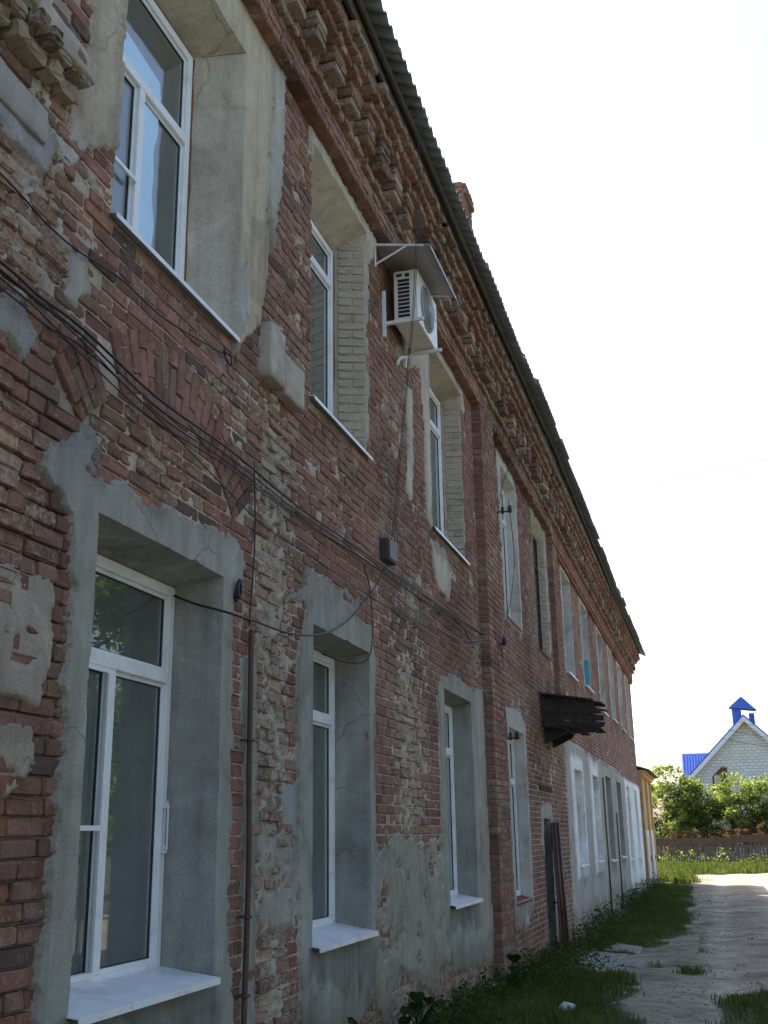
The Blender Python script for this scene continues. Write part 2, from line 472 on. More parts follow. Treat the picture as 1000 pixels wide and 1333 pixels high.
gy = lines([(-600, -60, 90), (-60, 4, 4), (4, 9, .5), (9, 30, .09), (30, 62, .25), (62, 100, 1.5), (100, 1500, 140)])
GX, GY = np.meshgrid(gx, gy)
GZ = ground_z(GX, GY)
gm = np.zeros(GX.shape)
for pl in GRASS.values():
    gm = np.maximum(gm, sstep(-.20, .35, poly_sd(GX, GY, pl) + .75 * fbm(GX * 2.2, GY * 1.1, 5, 5) - .04))
gm = np.maximum(gm, ((GY > 75) | (GX > 14) | (GX < -12)) * .9)
def grid_quads(ny, nx, keep=None):
    i = np.arange(ny - 1)[:, None] * nx + np.arange(nx - 1)[None, :]
    q = np.stack([i, i + 1, i + nx + 1, i + nx], -1)
    return q[keep] if keep is not None else q.reshape(-1, 4)
trk = np.exp(-((GX - 2.62 - .12 * fbm(GY * .15, GY * 0, 201, 2)) / .26) ** 2) + np.exp(-((GX - 4.15 - .12 * fbm(GY * .15, GY * 0, 201, 2)) / .28) ** 2)
gcol = np.repeat(gm.ravel()[:, None], 4, 1); gcol[:, 3] = np.clip(trk + .9 * fbm(GX * 1.1, GY * .5, 203, 4), 0, 1).ravel()      # alpha: wheel-packed tracks
ground = np_obj('ground', np.stack([GX, GY, GZ], -1).reshape(-1, 3), grid_quads(len(gy), len(gx)), col=gcol, mat=M['ground'], smooth=True)
tag(ground, kind='structure')

# ------------------------------------------------------------------ the brick building
building = empty('brick_building', (-4.5, 20, 0))
tag(building, 'long two-storey red brick building with patched grey plaster and crumbling corbelled cornice', 'building')
INV = Matrix.Translation((4.5, -20, 0))
def under(o, parent):
    """parent while keeping world placement (parents here carry translation only)"""
    o.parent = parent
    o.matrix_parent_inverse = parent_world(parent).inverted()
    return o
def parent_world(p):
    m = Matrix.Translation(p.location)
    if p.parent is not None:
        m = parent_world(p.parent) @ p.matrix_parent_inverse @ m
    return m

# openings: y0, y1, z0, z1 at the wall face, inner rectangle on the frame plane, style
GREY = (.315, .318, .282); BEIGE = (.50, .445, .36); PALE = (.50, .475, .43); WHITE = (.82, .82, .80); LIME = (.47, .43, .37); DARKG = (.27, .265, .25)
FX0 = -0.27
OPEN = [
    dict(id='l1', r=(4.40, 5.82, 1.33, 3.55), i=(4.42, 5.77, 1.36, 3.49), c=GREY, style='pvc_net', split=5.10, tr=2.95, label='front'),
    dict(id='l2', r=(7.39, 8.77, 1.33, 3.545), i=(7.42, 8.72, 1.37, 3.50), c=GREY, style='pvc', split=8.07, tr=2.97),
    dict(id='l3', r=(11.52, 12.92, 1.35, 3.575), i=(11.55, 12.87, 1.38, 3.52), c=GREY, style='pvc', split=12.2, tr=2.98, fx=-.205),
    dict(id='l4', r=(15.52, 16.86, 1.16, 3.52), i=(15.55, 16.80, 1.2, 3.45), c=PALE, style='wood', split=16.2, tr=2.8, fx=-.15),
    dict(id='l5', r=(22.85, 24.30, 1.45, 3.32), i=(22.88, 24.25, 1.5, 3.28), c=WHITE, style='wood', split=23.5, tr=2.8),
    dict(id='l6', r=(26.35, 27.75, 1.45, 3.36), i=(26.4, 27.7, 1.5, 3.3), c=WHITE, style='wood', split=27.0, tr=2.8),
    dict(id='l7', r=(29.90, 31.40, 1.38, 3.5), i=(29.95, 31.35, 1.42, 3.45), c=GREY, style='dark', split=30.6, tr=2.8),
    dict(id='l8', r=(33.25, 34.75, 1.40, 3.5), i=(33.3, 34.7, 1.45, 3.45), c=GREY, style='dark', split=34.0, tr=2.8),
    dict(id='l9', r=(36.90, 38.30, 1.25, 3.5), i=(36.95, 38.25, 1.3, 3.45), c=WHITE, style='wood', split=37.6, tr=2.8),
    dict(id='l10', r=(40.40, 41.80, 1.25, 3.5), i=(40.45, 41.75, 1.3, 3.45), c=WHITE, style='wood', split=41.1, tr=2.8),
    dict(id='d1', r=(18.42, 19.28, -.4, 2.30), i=(18.44, 19.26, -.4, 2.28), c=(.40, .39, .37), style='door', fx=-.30),
    dict(id='u1', r=(4.38, 5.95, 5.13, 7.38), i=(4.40, 5.74, 5.20, 7.24), c=(.44, .405, .33), style='pvc_blue', split=5.07, tr=6.52),
    dict(id='u2', r=(7.37, 8.85, 5.30, 7.60), i=(7.39, 8.73, 5.38, 7.38), c=BEIGE, style='pvc', split=8.05, tr=6.98, fx=-.275),
    dict(id='u3', r=(11.28, 13.04, 5.30, 7.58), i=(11.3, 12.98, 5.38, 7.50), c=BEIGE, style='pvc', split=12.15, tr=7.0, fx=-.25),
    dict(id='u4', r=(15.82, 17.14, 5.18, 7.55), i=(15.85, 17.1, 5.22, 7.48), c=PALE, style='wood', split=16.5, tr=6.9, fx=-.15),
    dict(id='u5', r=(19.05, 20.50, 5.20, 7.62), i=(19.1, 20.45, 5.25, 7.5), c=LIME, style='dark', split=19.8, tr=6.9, fx=-.13),
    dict(id='u6', r=(22.92, 24.42, 5.31, 7.50), i=(22.95, 24.38, 5.36, 7.45), c=PALE, style='wood', split=23.6, tr=6.9),
    dict(id='u7', r=(26.43, 27.95, 5.46, 7.50), i=(26.46, 27.9, 5.5, 7.45), c=PALE, style='wood', split=27.1, tr=6.9),
    dict(id='u8', r=(30.40, 31.85, 5.25, 7.50), i=(30.43, 31.8, 5.3, 7.45), c=PALE, style='wood', split=31.1, tr=6.9),
    dict(id='u9', r=(33.85, 35.20, 5.36, 7.50), i=(33.9, 35.15, 5.4, 7.45), c=PALE, style='wood', split=34.5, tr=6.9),
    dict(id='u10', r=(37.20, 38.60, 5.36, 7.50), i=(37.25, 38.55, 5.4, 7.45), c=PALE, style='wood', split=37.9, tr=6.9),
    dict(id='u11', r=(40.60, 42.00, 5.36, 7.50), i=(40.65, 41.95, 5.4, 7.45), c=PALE, style='wood', split=41.3, tr=6.9),
]
# plaster: outline (y, z), thickness, colour, raggedness of relief, edge wander
PLASTER = [
    ([(3.96, 3.66), (4.02, 3.76), (4.30, 3.92), (4.45, 3.82), (4.36, 3.68)], .009, (.30, .30, .285), 1.0, .10),
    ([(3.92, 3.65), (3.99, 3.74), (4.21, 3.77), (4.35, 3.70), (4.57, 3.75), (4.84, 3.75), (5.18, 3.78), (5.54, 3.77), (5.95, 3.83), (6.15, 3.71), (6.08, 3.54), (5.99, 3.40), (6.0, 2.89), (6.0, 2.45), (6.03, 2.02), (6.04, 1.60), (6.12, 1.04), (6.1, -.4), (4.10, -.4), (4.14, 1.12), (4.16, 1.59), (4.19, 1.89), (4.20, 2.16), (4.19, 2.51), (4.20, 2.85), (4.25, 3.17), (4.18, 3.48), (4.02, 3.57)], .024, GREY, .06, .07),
    ([(6.15, 3.10), (6.36, 3.18), (6.42, 2.47), (6.45, 1.01), (6.45, -.4), (6.22, -.4), (6.25, 1.02), (6.22, 2.02)], .012, (.28, .285, .25), .25, .05),
    ([(6.83, 2.30), (7.11, 2.50), (7.13, 2.01), (6.88, 2.06)], .012, (.33, .345, .345), .6, .08),
    ([(6.89, 3.63), (7.31, 3.94), (8.02, 3.98), (8.73, 3.93), (8.83, 3.68), (8.21, 3.77), (7.32, 3.66)], .010, (.34, .32, .285), .9, .14),
    ([(7.08, 3.23), (7.25, 3.59), (7.38, 3.76), (7.74, 3.84), (8.31, 3.83), (8.84, 3.77), (8.96, 3.51), (8.93, 2.60), (8.92, 1.99), (8.91, 1.26), (8.9, .88), (8.4, .7), (7.21, .8), (7.11, 2.01)], .022, (.325, .325, .285), .08, .05),
    ([(8.90, 1.96), (9.45, 2.05), (10.36, 1.97), (11.30, 2.04), (11.45, 1.36), (13.77, 1.24), (13.95, .66), (12.33, .62), (11.5, .9), (10.67, .62), (9.62, .95), (9.15, .6), (8.86, .7)], .018, (.36, .335, .27), .85, .18),
    ([(6.46, 2.08), (6.97, 2.13), (7.16, 2.01), (7.15, 1.48), (6.67, 1.49), (6.51, 1.66)], .012, (.40, .375, .32), .8, .14),
    ([(11.29, 3.04), (11.24, 3.47), (11.48, 3.70), (12.09, 3.78), (13.22, 3.74), (13.32, 3.20), (13.34, 1.34), (13.4, .75), (11.60, .7), (11.31, 1.37)], .022, (.34, .336, .29), .08, .05),
    ([(13.22, 3.74), (13.76, 3.83), (13.77, .60), (13.16, .62)], .012, (.385, .365, .32), .5, .08),
    ([(4.02, 6.0), (4.05, 7.9), (4.42, 7.9), (4.40, 5.55), (4.19, 5.43), (3.95, 5.21), (3.85, 5.34), (3.98, 5.65)], .018, (.47, .40, .31), .7, .07),
    ([(3.82, 5.29), (3.98, 5.40), (4.14, 5.45), (4.07, 5.24), (3.88, 5.08)], .014, PALE, .7, .06),
    ([(4.03, 4.73), (4.16, 4.80), (4.21, 4.62), (4.12, 4.50), (3.99, 4.49)], .010, (.44, .41, .36), .7, .07),
    ([(5.9, 7.3), (4.3, 7.40), (4.3, 7.8), (6.11, 7.90), (6.62, 7.85), (6.44, 6.91), (6.44, 6.08), (6.31, 5.45), (5.93, 5.06), (5.86, 5.91)], .022, (.51, .44, .335), .5, .10),
    ([(6.43, 7.63), (6.72, 7.83), (6.65, 6.70), (6.51, 6.09), (6.41, 6.47)], .030, (.42, .40, .35), .3, .05),
    ([(5.9, 5.59), (6.02, 5.77), (6.11, 5.35), (5.9, 5.09)], .026, (.38, .38, .36), .3, .06),
    ([(7.3, 7.45), (7.3, 7.72), (9.2, 7.72), (9.15, 7.5), (8.9, 7.3)], .018, (.52, .47, .38), .35, .05),
    ([(8.80, 7.45), (8.96, 7.60), (8.90, 5.58), (8.80, 5.28)], .012, (.45, .41, .34), .7, .06),
    ([(9.89, 6.84), (10.6, 7.25), (11.3, 7.70), (11.35, 7.32), (10.84, 7.03), (10.19, 6.80)], .018, (.47, .42, .34), .35, .06),
    ([(10.23, 6.59), (10.52, 6.67), (10.50, 6.01), (10.40, 5.34), (10.18, 5.39), (10.27, 6.01)], .014, (.50, .45, .37), .4, .05),
    ([(10.87, 7.32), (11.31, 7.47), (11.26, 5.26), (11.02, 5.37), (11.02, 6.34)], .014, (.50, .45, .37), .4, .05),
    ([(11.16, 5.17), (11.84, 5.20), (12.15, 5.02), (11.98, 4.63), (11.46, 4.67), (11.23, 4.84)], .014, (.50, .45, .37), .4, .07),
    ([(11.2, 7.5), (11.2, 7.68), (13.17, 7.69), (13.26, 7.39), (12.93, 7.38)], .016, (.46, .42, .345), .4, .05),
    ([(3.3, 3.06), (3.87, 3.16), (4.08, 3.13), (4.14, 2.91), (4.05, 2.65), (3.88, 2.64), (3.3, 2.67)], .011, (.37, .33, .275), .65, .10),
    ([(3.5, 2.47), (4.01, 2.53), (4.09, 2.35), (3.89, 2.23), (3.5, 2.23)], .008, (.37, .33, .27), .9, .10),
    ([(3.47, 4.09), (3.46, 4.22), (3.71, 4.31), (3.84, 4.21), (3.74, 4.05)], .012, (.33, .32, .30), .8, .08),
    ([(3.2, 5.30), (3.85, 5.22), (3.8, 5.02), (3.5, 4.98), (3.2, 5.1)], .020, (.33, .325, .325), .4, .05),
    ([(15.6, 7.52), (15.6, 7.72), (17.15, 7.72), (17.3, 7.5), (17.3, 5.2), (17.1, 4.95), (16.9, 5.1), (15.7, 5.1)], .012, PALE, .3, .05),
    ([(14.80, 3.20), (15.15, 3.29), (15.07, 2.12), (14.80, 2.02)], .010, (.42, .39, .33), .9, .12),
    ([(15.3, 3.4), (15.3, 3.8), (16.5, 3.86), (17.05, 3.65), (17.02, 1.0), (16.2, .8), (15.4, .95)], .012, (.45, .435, .40), .3, .05),
    ([(18.2, 2.52), (19.5, 2.55), (19.5, 2.0), (19.4, .2), (19.3, .2), (19.25, 2.3), (18.4, 2.3), (18.38, 1.7), (18.25, 1.8)], .012, (.40, .40, .38), .4, .07),
    ([(18.9, 7.6), (18.9, 7.8), (20.7, 7.8), (20.75, 5.0), (20.45, 5.0)], .010, (.42, .39, .34), .7, .07),
    ([(21.75, 3.80), (36.3, 3.76), (36.3, -.4), (21.55, -.4)], .022, (.42, .40, .355), .12, .05),
    ([(36.2, 3.76), (43.6, 3.75), (43.6, -.4), (36.2, -.4)], .030, (.82, .82, .81), .1, .02),
    ([(22.35, 1.15), (22.35, 3.62), (24.5, 3.62), (24.5, 1.15)], .045, WHITE, .1, .012),
    ([(25.9, 1.15), (25.9, 3.66), (27.95, 3.66), (27.95, 1.15)], .045, WHITE, .1, .012),
]
for o_ in OPEN:
    if o_['id'] in ('u6', 'u7', 'u8', 'u9', 'u10', 'u11'):
        a, b, c, d = o_['r']
        PLASTER.append(([(a - .10, c - .02), (a - .10, d + .16), (b + .12, d + .16), (b + .10, c - .02)], .012, PALE, .2, .05))
ROUGH = [(6.68, 2.6, .38, 2.4, 1.0), (6.72, 4.4, .38, .75, 1.0), (10.1, 2.9, .60, 1.1, .95), (10.35, 4.2, .35, .5, .6), (3.72, 4.85, .36, .50, 1.0), (8.4, 5.0, .5, .25, .5), (13.4, 4.3, .3, .5, .5), (3.7, 3.5, .4, .5, .35),
         (10.2, .8, 1.6, .45, .8), (12.6, .4, 1.2, .4, .6), (6.8, .6, .4, .8, .8), (14.95, 2.7, .22, .9, .6), (7.15, 6.3, .22, 1.0, .45), (5.9, 4.75, .4, .35, .25),
         (9.6, 6.0, .5, 1.2, .25), (19.5, 3.2, 1.4, .8, .45), (7.9, 4.6, .8, .35, .35), (4.9, 4.0, .6, .18, .55), (4.27, 2.6, .06, 1.4, .5)]
def rough_at(y, z):
    r = np.full(np.shape(y), .04)
    for a, b, s, t, k in ROUGH:
        r = np.maximum(r, k * np.exp(-((y - a) / s) ** 2 - ((z - b) / t) ** 2))
    return r
def wall_field(y, z, color=False):
    """relief of mortar and plaster over the brick face, and its colour"""
    R = rough_at(y, z)
    sec2 = sstep(21.4, 21.8, y)
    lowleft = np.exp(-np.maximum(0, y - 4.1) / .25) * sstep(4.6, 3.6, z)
    deep = -.005 - .024 * lowleft - .005 * sstep(0, .3, fbm(y * .7, z * .7, 161, 3)) - .018 * R + .002 * sec2
    h = deep + .005 * fbm(y * 13, z * 13, 3, 3)
    sm = sstep(-.01, .14, .55 * fbm(y * 5.5, z * 7.5, 21, 4) + .75 * fbm(y * 15, z * 19, 23, 3)) * R
    h = h + sm * (.034 + .02 * fbm(y * 22, z * 22, 8, 3))
    spl = sstep(.23, .29, fbm(y * 17, z * 21, 121, 3)) * (1 - sec2) * (.35 + .65 * sstep(-.1, .2, fbm(y * .9, z * .9, 131, 3)))
    h = h + spl * .012
    if color:
        n = fbm(y * 2.2, z * 2.2, 33, 4); n2 = fbm(y * 8, z * 8, 44, 4)
        c = np.array([.44, .385, .31])[None, :] * (1 + .7 * n[:, None])
        c = c + (np.array([.47, .44, .39]) - c) * np.clip(sm * 1.3 * (.55 + 1.2 * n2), 0, 1)[:, None]
        c = c + (np.array([.52, .48, .43]) - c) * (.85 * sec2)[:, None]
        c = c + (np.array([.50, .46, .40]) - c) * (spl * .8)[:, None]
        c = c + (np.array([.20, .18, .16]) - c) * (lowleft * .7)[:, None]  # joint shadow at the lower left put into the mortar colour
        al = .35 + .65 * R
    for poly, th, cc, ra, wander in PLASTER:
        P = np.asarray(poly); m = 3 * wander + .05
        sel = (y > P[:, 0].min() - m) & (y < P[:, 0].max() + m) & (z > P[:, 1].min() - m) & (z < P[:, 1].max() + m)
        if not sel.any(): continue
        ys = y[sel]; zs = z[sel]
        sd = poly_sd(ys, zs, poly) + wander * (1.6 * fbm(ys * 4.5, zs * 4.5, int(th * 1e4), 5) + 0) + min(wander, .06) * (1.1 * fbm(ys * 13, zs * 13, 7, 4) + .5 * fbm(ys * 26, zs * 26, 6, 2)) + (.05 * fbm(ys * 20, zs * 20, 9, 2) if wander >= .05 else 0)
        w = sstep(-.004, .012, sd)
        rel = th * (1 + .25 * fbm(ys * 1.3, zs * 1.3, 2, 3)) + ra * .016 * fbm(ys * 11, zs * 11, 14, 4) + sstep(.6, 1., ra) * .020 * np.abs(fbm(ys * 26, zs * 26, 24, 3)) + .022 * np.exp(-np.abs(sd) / .03) * np.abs(fbm(ys * 18, zs * 18, 29, 3)) + .0035 * fbm(ys * 5, zs * 5, 15, 3)
        # holes broken through ragged patches down to the brick
        if ra > .5:
            hole = sstep(.08, .15, fbm(ys * 3.6, zs * 5.0, 55, 5)) * (ra - .25)
            rel = rel - hole * (th + .012)
        hs = h[sel]; h[sel] = hs + (np.maximum(rel, hs) - hs) * w
        if color:
            t = (w * (1.0))[:, None]
            cc = np.array(cc)
            edge = np.exp(-np.maximum(sd, 0) / .05)[:, None]
            cv = cc * (1 + .12 * fbm(ys * 1.6, zs * .9, 61, 4)[:, None]) * (1 - .18 * edge)
            c[sel] = c[sel] + (cv - c[sel]) * t
            al[sel] = al[sel] + (np.maximum(ra, .9 * np.exp(-np.maximum(sd, 0) / .035)) - al[sel]) * w
    if color:
        # damp run-off stains below the sills, splash dirt along the foot of the wall
        for o in OPEN:
            a, b, z0_ = o['r'][0], o['r'][1], o['r'][2]
            if o['style'] == 'door': continue
            sel = (y > a - .3) & (y < b + .4) & (z < z0_ + .02) & (z > z0_ - .75)
            if not sel.any(): continue
            ys, zs = y[sel], z[sel]
            dpt = (z0_ - zs) + .55 * fbm(ys * 3.5, zs * 1.2, 141, 4) + .12 * fbm(ys * 14, zs * 6, 142, 3)
            mk = sstep(.34, .28, dpt) * sstep(a - .12, a - .02, ys) * sstep(b + .16, b, ys)
            c[sel] *= (1 - .34 * mk)[:, None]
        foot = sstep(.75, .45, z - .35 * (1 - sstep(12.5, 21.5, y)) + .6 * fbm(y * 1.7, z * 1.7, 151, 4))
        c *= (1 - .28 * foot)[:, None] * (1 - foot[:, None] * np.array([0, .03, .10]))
        return h, np.c_[np.clip(c, .03, .9), np.clip(al, 0, 1)]
    return h

def chip(t, seed):
    return .005 * fbm(t * 28, t * 0 + seed, seed, 3) + .06 * np.clip(fbm(t * 5.5, t * 0 + seed * 1.7, seed + 5, 4) - .07, 0, .22)
def snap(arr, vals):
    """put grid lines exactly on the opening edges"""
    st = np.median(np.diff(arr)); vals = np.unique([v for v in vals if arr[0] <= v <= arr[-1]])
    if len(vals):
        d = np.abs(arr[:, None] - vals[None]).min(1); ok = d > st * .35; ok[0] = ok[-1] = True
        arr = np.unique(np.concatenate([arr[ok], vals]))
    return arr
wallV, wallQ, wallC = [], [], []; nv = 0
STR = [(-3.0, 3.2, .10), (3.2, 9.3, .016), (9.3, 15.2, .026), (15.2, 22.2, .05), (22.2, Y_END, .12)]
reveal_parts = []
for (a, b, s) in STR:
    ys = lines([(a, b, s)]); zs = lines([(-.4, Z_TOP, s)])
    ev = [v for o in OPEN for v in o['r'][:2]]
    ez = [v for o in OPEN if a - 1 < o['r'][0] < b + 1 for v in o['r'][2:]]
    ys = snap(ys, ev); zs = snap(zs, ez)
    YY, ZZ = np.meshgrid(ys, zs)
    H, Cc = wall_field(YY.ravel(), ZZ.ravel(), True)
    V = np.stack([H, YY.ravel(), ZZ.ravel()], -1)
    if s < .03:
        vy, vz = YY.ravel(), ZZ.ravel()
        for n_, o in enumerate(OPEN):
            r = o['r']; inz = (vz >= r[2] - 1e-6) & (vz <= r[3] + 1e-6); iny = (vy >= r[0] - 1e-6) & (vy <= r[1] + 1e-6)
            for q, (msk, ax, sg) in enumerate(((inz & (abs(vy - r[0]) < 1e-6), 1, -1), (inz & (abs(vy - r[1]) < 1e-6), 1, 1), (iny & (abs(vz - r[3]) < 1e-6), 2, 1))):
                if msk.any(): V[msk, ax] += sg * chip(vz[msk] if ax == 1 else vy[msk], n_ * 3 + q)
    cy = (YY[:-1, :-1] + YY[1:, 1:]) / 2; cz = (ZZ[:-1, :-1] + ZZ[1:, 1:]) / 2
    keep = np.ones(cy.shape, bool)
    for o in OPEN:
        r = o['r']; keep &= ~((cy > r[0]) & (cy < r[1]) & (cz > r[2]) & (cz < r[3]))
    wallV.append(V); wallC.append(Cc); wallQ.append(grid_quads(len(zs), len(ys), keep) + nv); nv += len(V)
    # reveals: strips from the opening's edge back to the frame plane
    for o in OPEN:
        y0, y1, z0, z1 = o['r']; i0, i1, j0, j1 = o['i']
        if not (a <= (y0 + y1) / 2 < b): continue
        zi = zs[(zs >= z0 - 1e-6) & (zs <= z1 + 1e-6)]; yi = ys[(ys >= y0 - 1e-6) & (ys <= y1 + 1e-6)]
        FX = o.get('fx', FX0)
        nd = 12 if s < .03 else (5 if s < .08 else 3)
        for side in ('L', 'R', 'T', 'B'):
            if side in 'LR':
                fy = np.full(len(zi), y0 if side == 'L' else y1); fz = zi
                by = np.full(len(zi), i0 if side == 'L' else i1); bz = j0 + (zi - z0) / (z1 - z0) * (j1 - j0)
            else:
                fy = yi; fz = np.full(len(yi), z1 if side == 'T' else z0)
                by = i0 + (yi - y0) / (y1 - y0) * (i1 - i0); bz = np.full(len(yi), j1 if side == 'T' else j0 - .03)
            hf = wall_field(fy, fz)
            if s < .03 and side != 'B':
                n_ = OPEN.index(o); e_ = chip(fz if side in 'LR' else fy, n_ * 3 + 'LRT'.index(side))
                if side == 'L': fy = fy - e_
                elif side == 'R': fy = fy + e_
                else: fz = fz + e_
            t = np.linspace(0, 1, nd + 1)[:, None]
            X = hf[None, :] * (1 - t) + (FX - .03) * t
            Yv = fy[None, :] * (1 - t) + by[None, :] * t; Zv = fz[None, :] * (1 - t) + bz[None, :] * t
            k = .008 * fbm(np.broadcast_to(fy + fz, X.shape) * 6, X * 9, 71, 4) * np.sin(np.pi * np.clip(t, 0, 1))
            if side in 'LR': Yv = Yv + k
            else: Zv = Zv + k
            V = np.stack([X, Yv, Zv], -1).reshape(-1, 3)
            cc = np.array(o['c'])[None, :] * (1 + .3 * fbm(V[:, 0] * 4 + 3, (V[:, 1] + V[:, 2]) * 2.5, 81, 4)[:, None])
            al = np.full(len(V), .25 if s < .08 else .1)
            n = len(fy); q = grid_quads(nd + 1, n)
            if side in 'LB': q = q[:, ::-1]
            wallV.append(V); wallC.append(np.c_[cc, al]); wallQ.append(q + nv); nv += len(V)
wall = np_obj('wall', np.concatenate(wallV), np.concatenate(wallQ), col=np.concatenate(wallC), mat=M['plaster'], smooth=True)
under(wall, building)
del wallV, wallQ, wallC

# ------------------------------------------------------------------ bricks
def brick_arrays(O, U, Vv, Nn, hl, hh, back, jit, rng, lod=1):
    """bricks as chamfered, uneven blocks.  O centre of the front face, U along, Vv up, Nn out"""
    n = len(O)
    hl = np.asarray(hl)[:, None]; hh = np.asarray(hh)[:, None]; jit = np.broadcast_to(np.asarray(jit, float), (n,))[:, None]
    back = np.broadcast_to(np.asarray(back, float), (n,))[:, None]
    if lod == 0:
        su = np.array([-1, 1, 1, -1]); sv = np.array([-1, -1, 1, 1]); e = .004
        u = np.concatenate([su * (hl - e), su * hl, su * hl], 1); v = np.concatenate([sv * (hh - e), sv * hh, sv * hh], 1)
        w = np.concatenate([np.zeros((n, 4)), np.full((n, 4), -.006), np.repeat(-back, 4, 1)], 1)
        u[:, :8] += jit * rng.normal(0, .6, (n, 8)); v[:, :8] += jit * rng.normal(0, .4, (n, 8)); w[:, :4] += jit * rng.normal(0, .7, (n, 4))
        F = [(0, 1, 2, 3)] + [(4 + i, 4 + (i + 1) % 4, (i + 1) % 4, i) for i in range(4)] + [(8 + i, 8 + (i + 1) % 4, 4 + (i + 1) % 4, 4 + i) for i in range(4)]
        k = 12
    else:
        cut = np.clip(.003 + np.abs(rng.normal(0, 1.5, (n, 4))) * jit, .003, .035)      # knocked-off corners
        cv = np.minimum(cut, hh * .6); cu = np.minimum(cut * 1.2, hl * .5)
        # ring of 8: for each corner two points
        bu = np.stack([-hl[:, 0] + cu[:, 0], hl[:, 0] - cu[:, 1], hl[:, 0], hl[:, 0], hl[:, 0] - cu[:, 2], -hl[:, 0] + cu[:, 3], -hl[:, 0], -hl[:, 0]], 1)
        bv = np.stack([-hh[:, 0], -hh[:, 0], -hh[:, 0] + cv[:, 1], hh[:, 0] - cv[:, 2], hh[:, 0], hh[:, 0], hh[:, 0] - cv[:, 3], -hh[:, 0] + cv[:, 0]], 1)
        e = np.clip(.0025 + np.abs(rng.normal(0, 1, (n, 8))) * jit * .9, .002, .016)
        fu = bu - np.sign(bu) * np.minimum(e, hl * .3); fv = bv - np.sign(bv) * np.minimum(e, hh * .35)
        u = np.concatenate([fu, bu, bu], 1); v = np.concatenate([fv, bv, bv], 1)
        dz = np.clip(.003 + np.abs(rng.normal(0, 1, (n, 8))) * jit * .8, .002, .02)
        w = np.concatenate([rng.normal(0, .8, (n, 8)) * jit, -dz - .002, np.repeat(-back, 8, 1)], 1)
        u[:, :16] += rng.normal(0, .45, (n, 16)) * jit; v[:, :16] += rng.normal(0, .3, (n, 16)) * jit
        F = [(0, 1, 2, 7), (2, 3, 6, 7), (3, 4, 5, 6)] + [(8 + i, 8 + (i + 1) % 8, (i + 1) % 8, i) for i in range(8)] + [(16 + i, 16 + (i + 1) % 8, 8 + (i + 1) % 8, 8 + i) for i in range(8)]
        k = 24
    W = O[:, None, :] + u[:, :, None] * U[:, None, :] + v[:, :, None] * Vv[:, None, :] + w[:, :, None] * Nn[:, None, :]
    Q = (np.arange(n) * k)[:, None, None] + np.array(F)[None]
    return W.reshape(-1, 3), Q.reshape(-1, 4), k

def brick_colors(n, rng, y, z, rough):
    """fired-clay colours: mostly dull red, some orange, brown and burnt ones"""
    base = np.array([[.275, .140, .102], [.255, .126, .092], [.295, .154, .112], [.248, .146, .112], [.315, .152, .088], [.20, .122, .096], [.31, .20, .152]])
    p = np.array([.32, .24, .18, .12, .04, .04, .06])
    c = base[rng.choice(len(base), n, p=p)]
    c = c * (1 + rng.normal(0, .09, (n, 1)))
    patch = fbm(y * .55, z * .55, 91, 3)[:, None]
    c = c * (1 + .35 * patch)
    c = c + (np.array([.29, .115, .08]) - c) * (.6 * sstep(21.4, 21.8, y))[:, None]
    left = np.exp(-np.maximum(0, y - 3.8) / .4) * (z < 2.3)
    c = c + (np.array([.32, .118, .066]) - c) * (.65 * left)[:, None]
    soot = np.clip(1.6 * fbm(y * .9, z * 1.3, 171, 4) + .9 * fbm(y * 3.1, z * 4.0, 173, 3), 0, .5) * (1 + .6 * rough)
    c = c * (1 - np.clip(soot, 0, .6)[:, None] * np.array([.85, .8, .72]))
    grey = rough * rng.uniform(.1, .6, n)
    c = c + (np.array([.29, .225, .17]) - c) * grey[:, None]
    al = np.clip(.10 + .62 * rough + rng.normal(0, .08, n) + .5 * fbm(y * 1.1, z * 1.1, 19, 3), 0, 1)
    return np.c_[np.clip(c, .03, .6), al]

ARCH_C = (5.11, 3.23); ARCH_R = (1.13, 1.47); ARCH_A = math.radians(51)
def in_arch(y, z, m=.03):
    r = np.hypot(y - ARCH_C[0], z - ARCH_C[1]); a = np.abs(np.arctan2(y - ARCH_C[0], z - ARCH_C[1]))
    return (r > ARCH_R[0] - m) & (r < ARCH_R[1] + m) & (a < ARCH_A + .03)
PIL = [(13.78, 14.72, .125, -.4, 7.78), (20.98, 21.72, .10, 3.9, 7.60)]     # pilasters: y0, y1, out, z0, z1
rowsY, rowsZ, rowsHL = [], [], []
nrow = int((Z_TOP + .4) / BRICK)
for k in range(nrow):
    zc = -.4 + (k + .5) * BRICK
    y = -3.0 - random.random() * .2
    hd = (k % 3 == 1)
    cuts = [(o['r'][0], o['r'][1]) for o in OPEN if o['r'][2] < zc < o['r'][3]]
    j = 0
    while y < Y_END:
        if hd: L = .122 if random.random() < .85 else .25
        else: L = .252 if random.random() < .8 else .122
        L *= random.uniform(.95, 1.05)
        segs = [(y, min(y + L, Y_END))]
        for a, b in cuts:
            ns = []
            for s, e in segs:
                if e <= a or s >= b: ns.append((s, e)); continue
                if s < a: ns.append((s, a - .002))
                if e > b: ns.append((b + .002, e))
            segs = ns
        for s, e in segs:
            if e - s > .035:
                rowsY.append((s + e) / 2); rowsZ.append(zc); rowsHL.append((e - s) / 2)
        y += L + random.uniform(.008, .014)
BY = np.array(rowsY); BZ = np.array(rowsZ); BL = np.array(rowsHL); BA = np.zeros(len(BY)); BH = np.full(len(BY), BRICK / 2 - .0055); BH[BY > 14] -= .0018; BH[BY > 21] -= .001
wig = .010 * fbm(BY * .35, BZ * 0 + 3, 77, 2)
BZ = BZ + wig
keep = ~in_arch(BY, BZ, -.045)
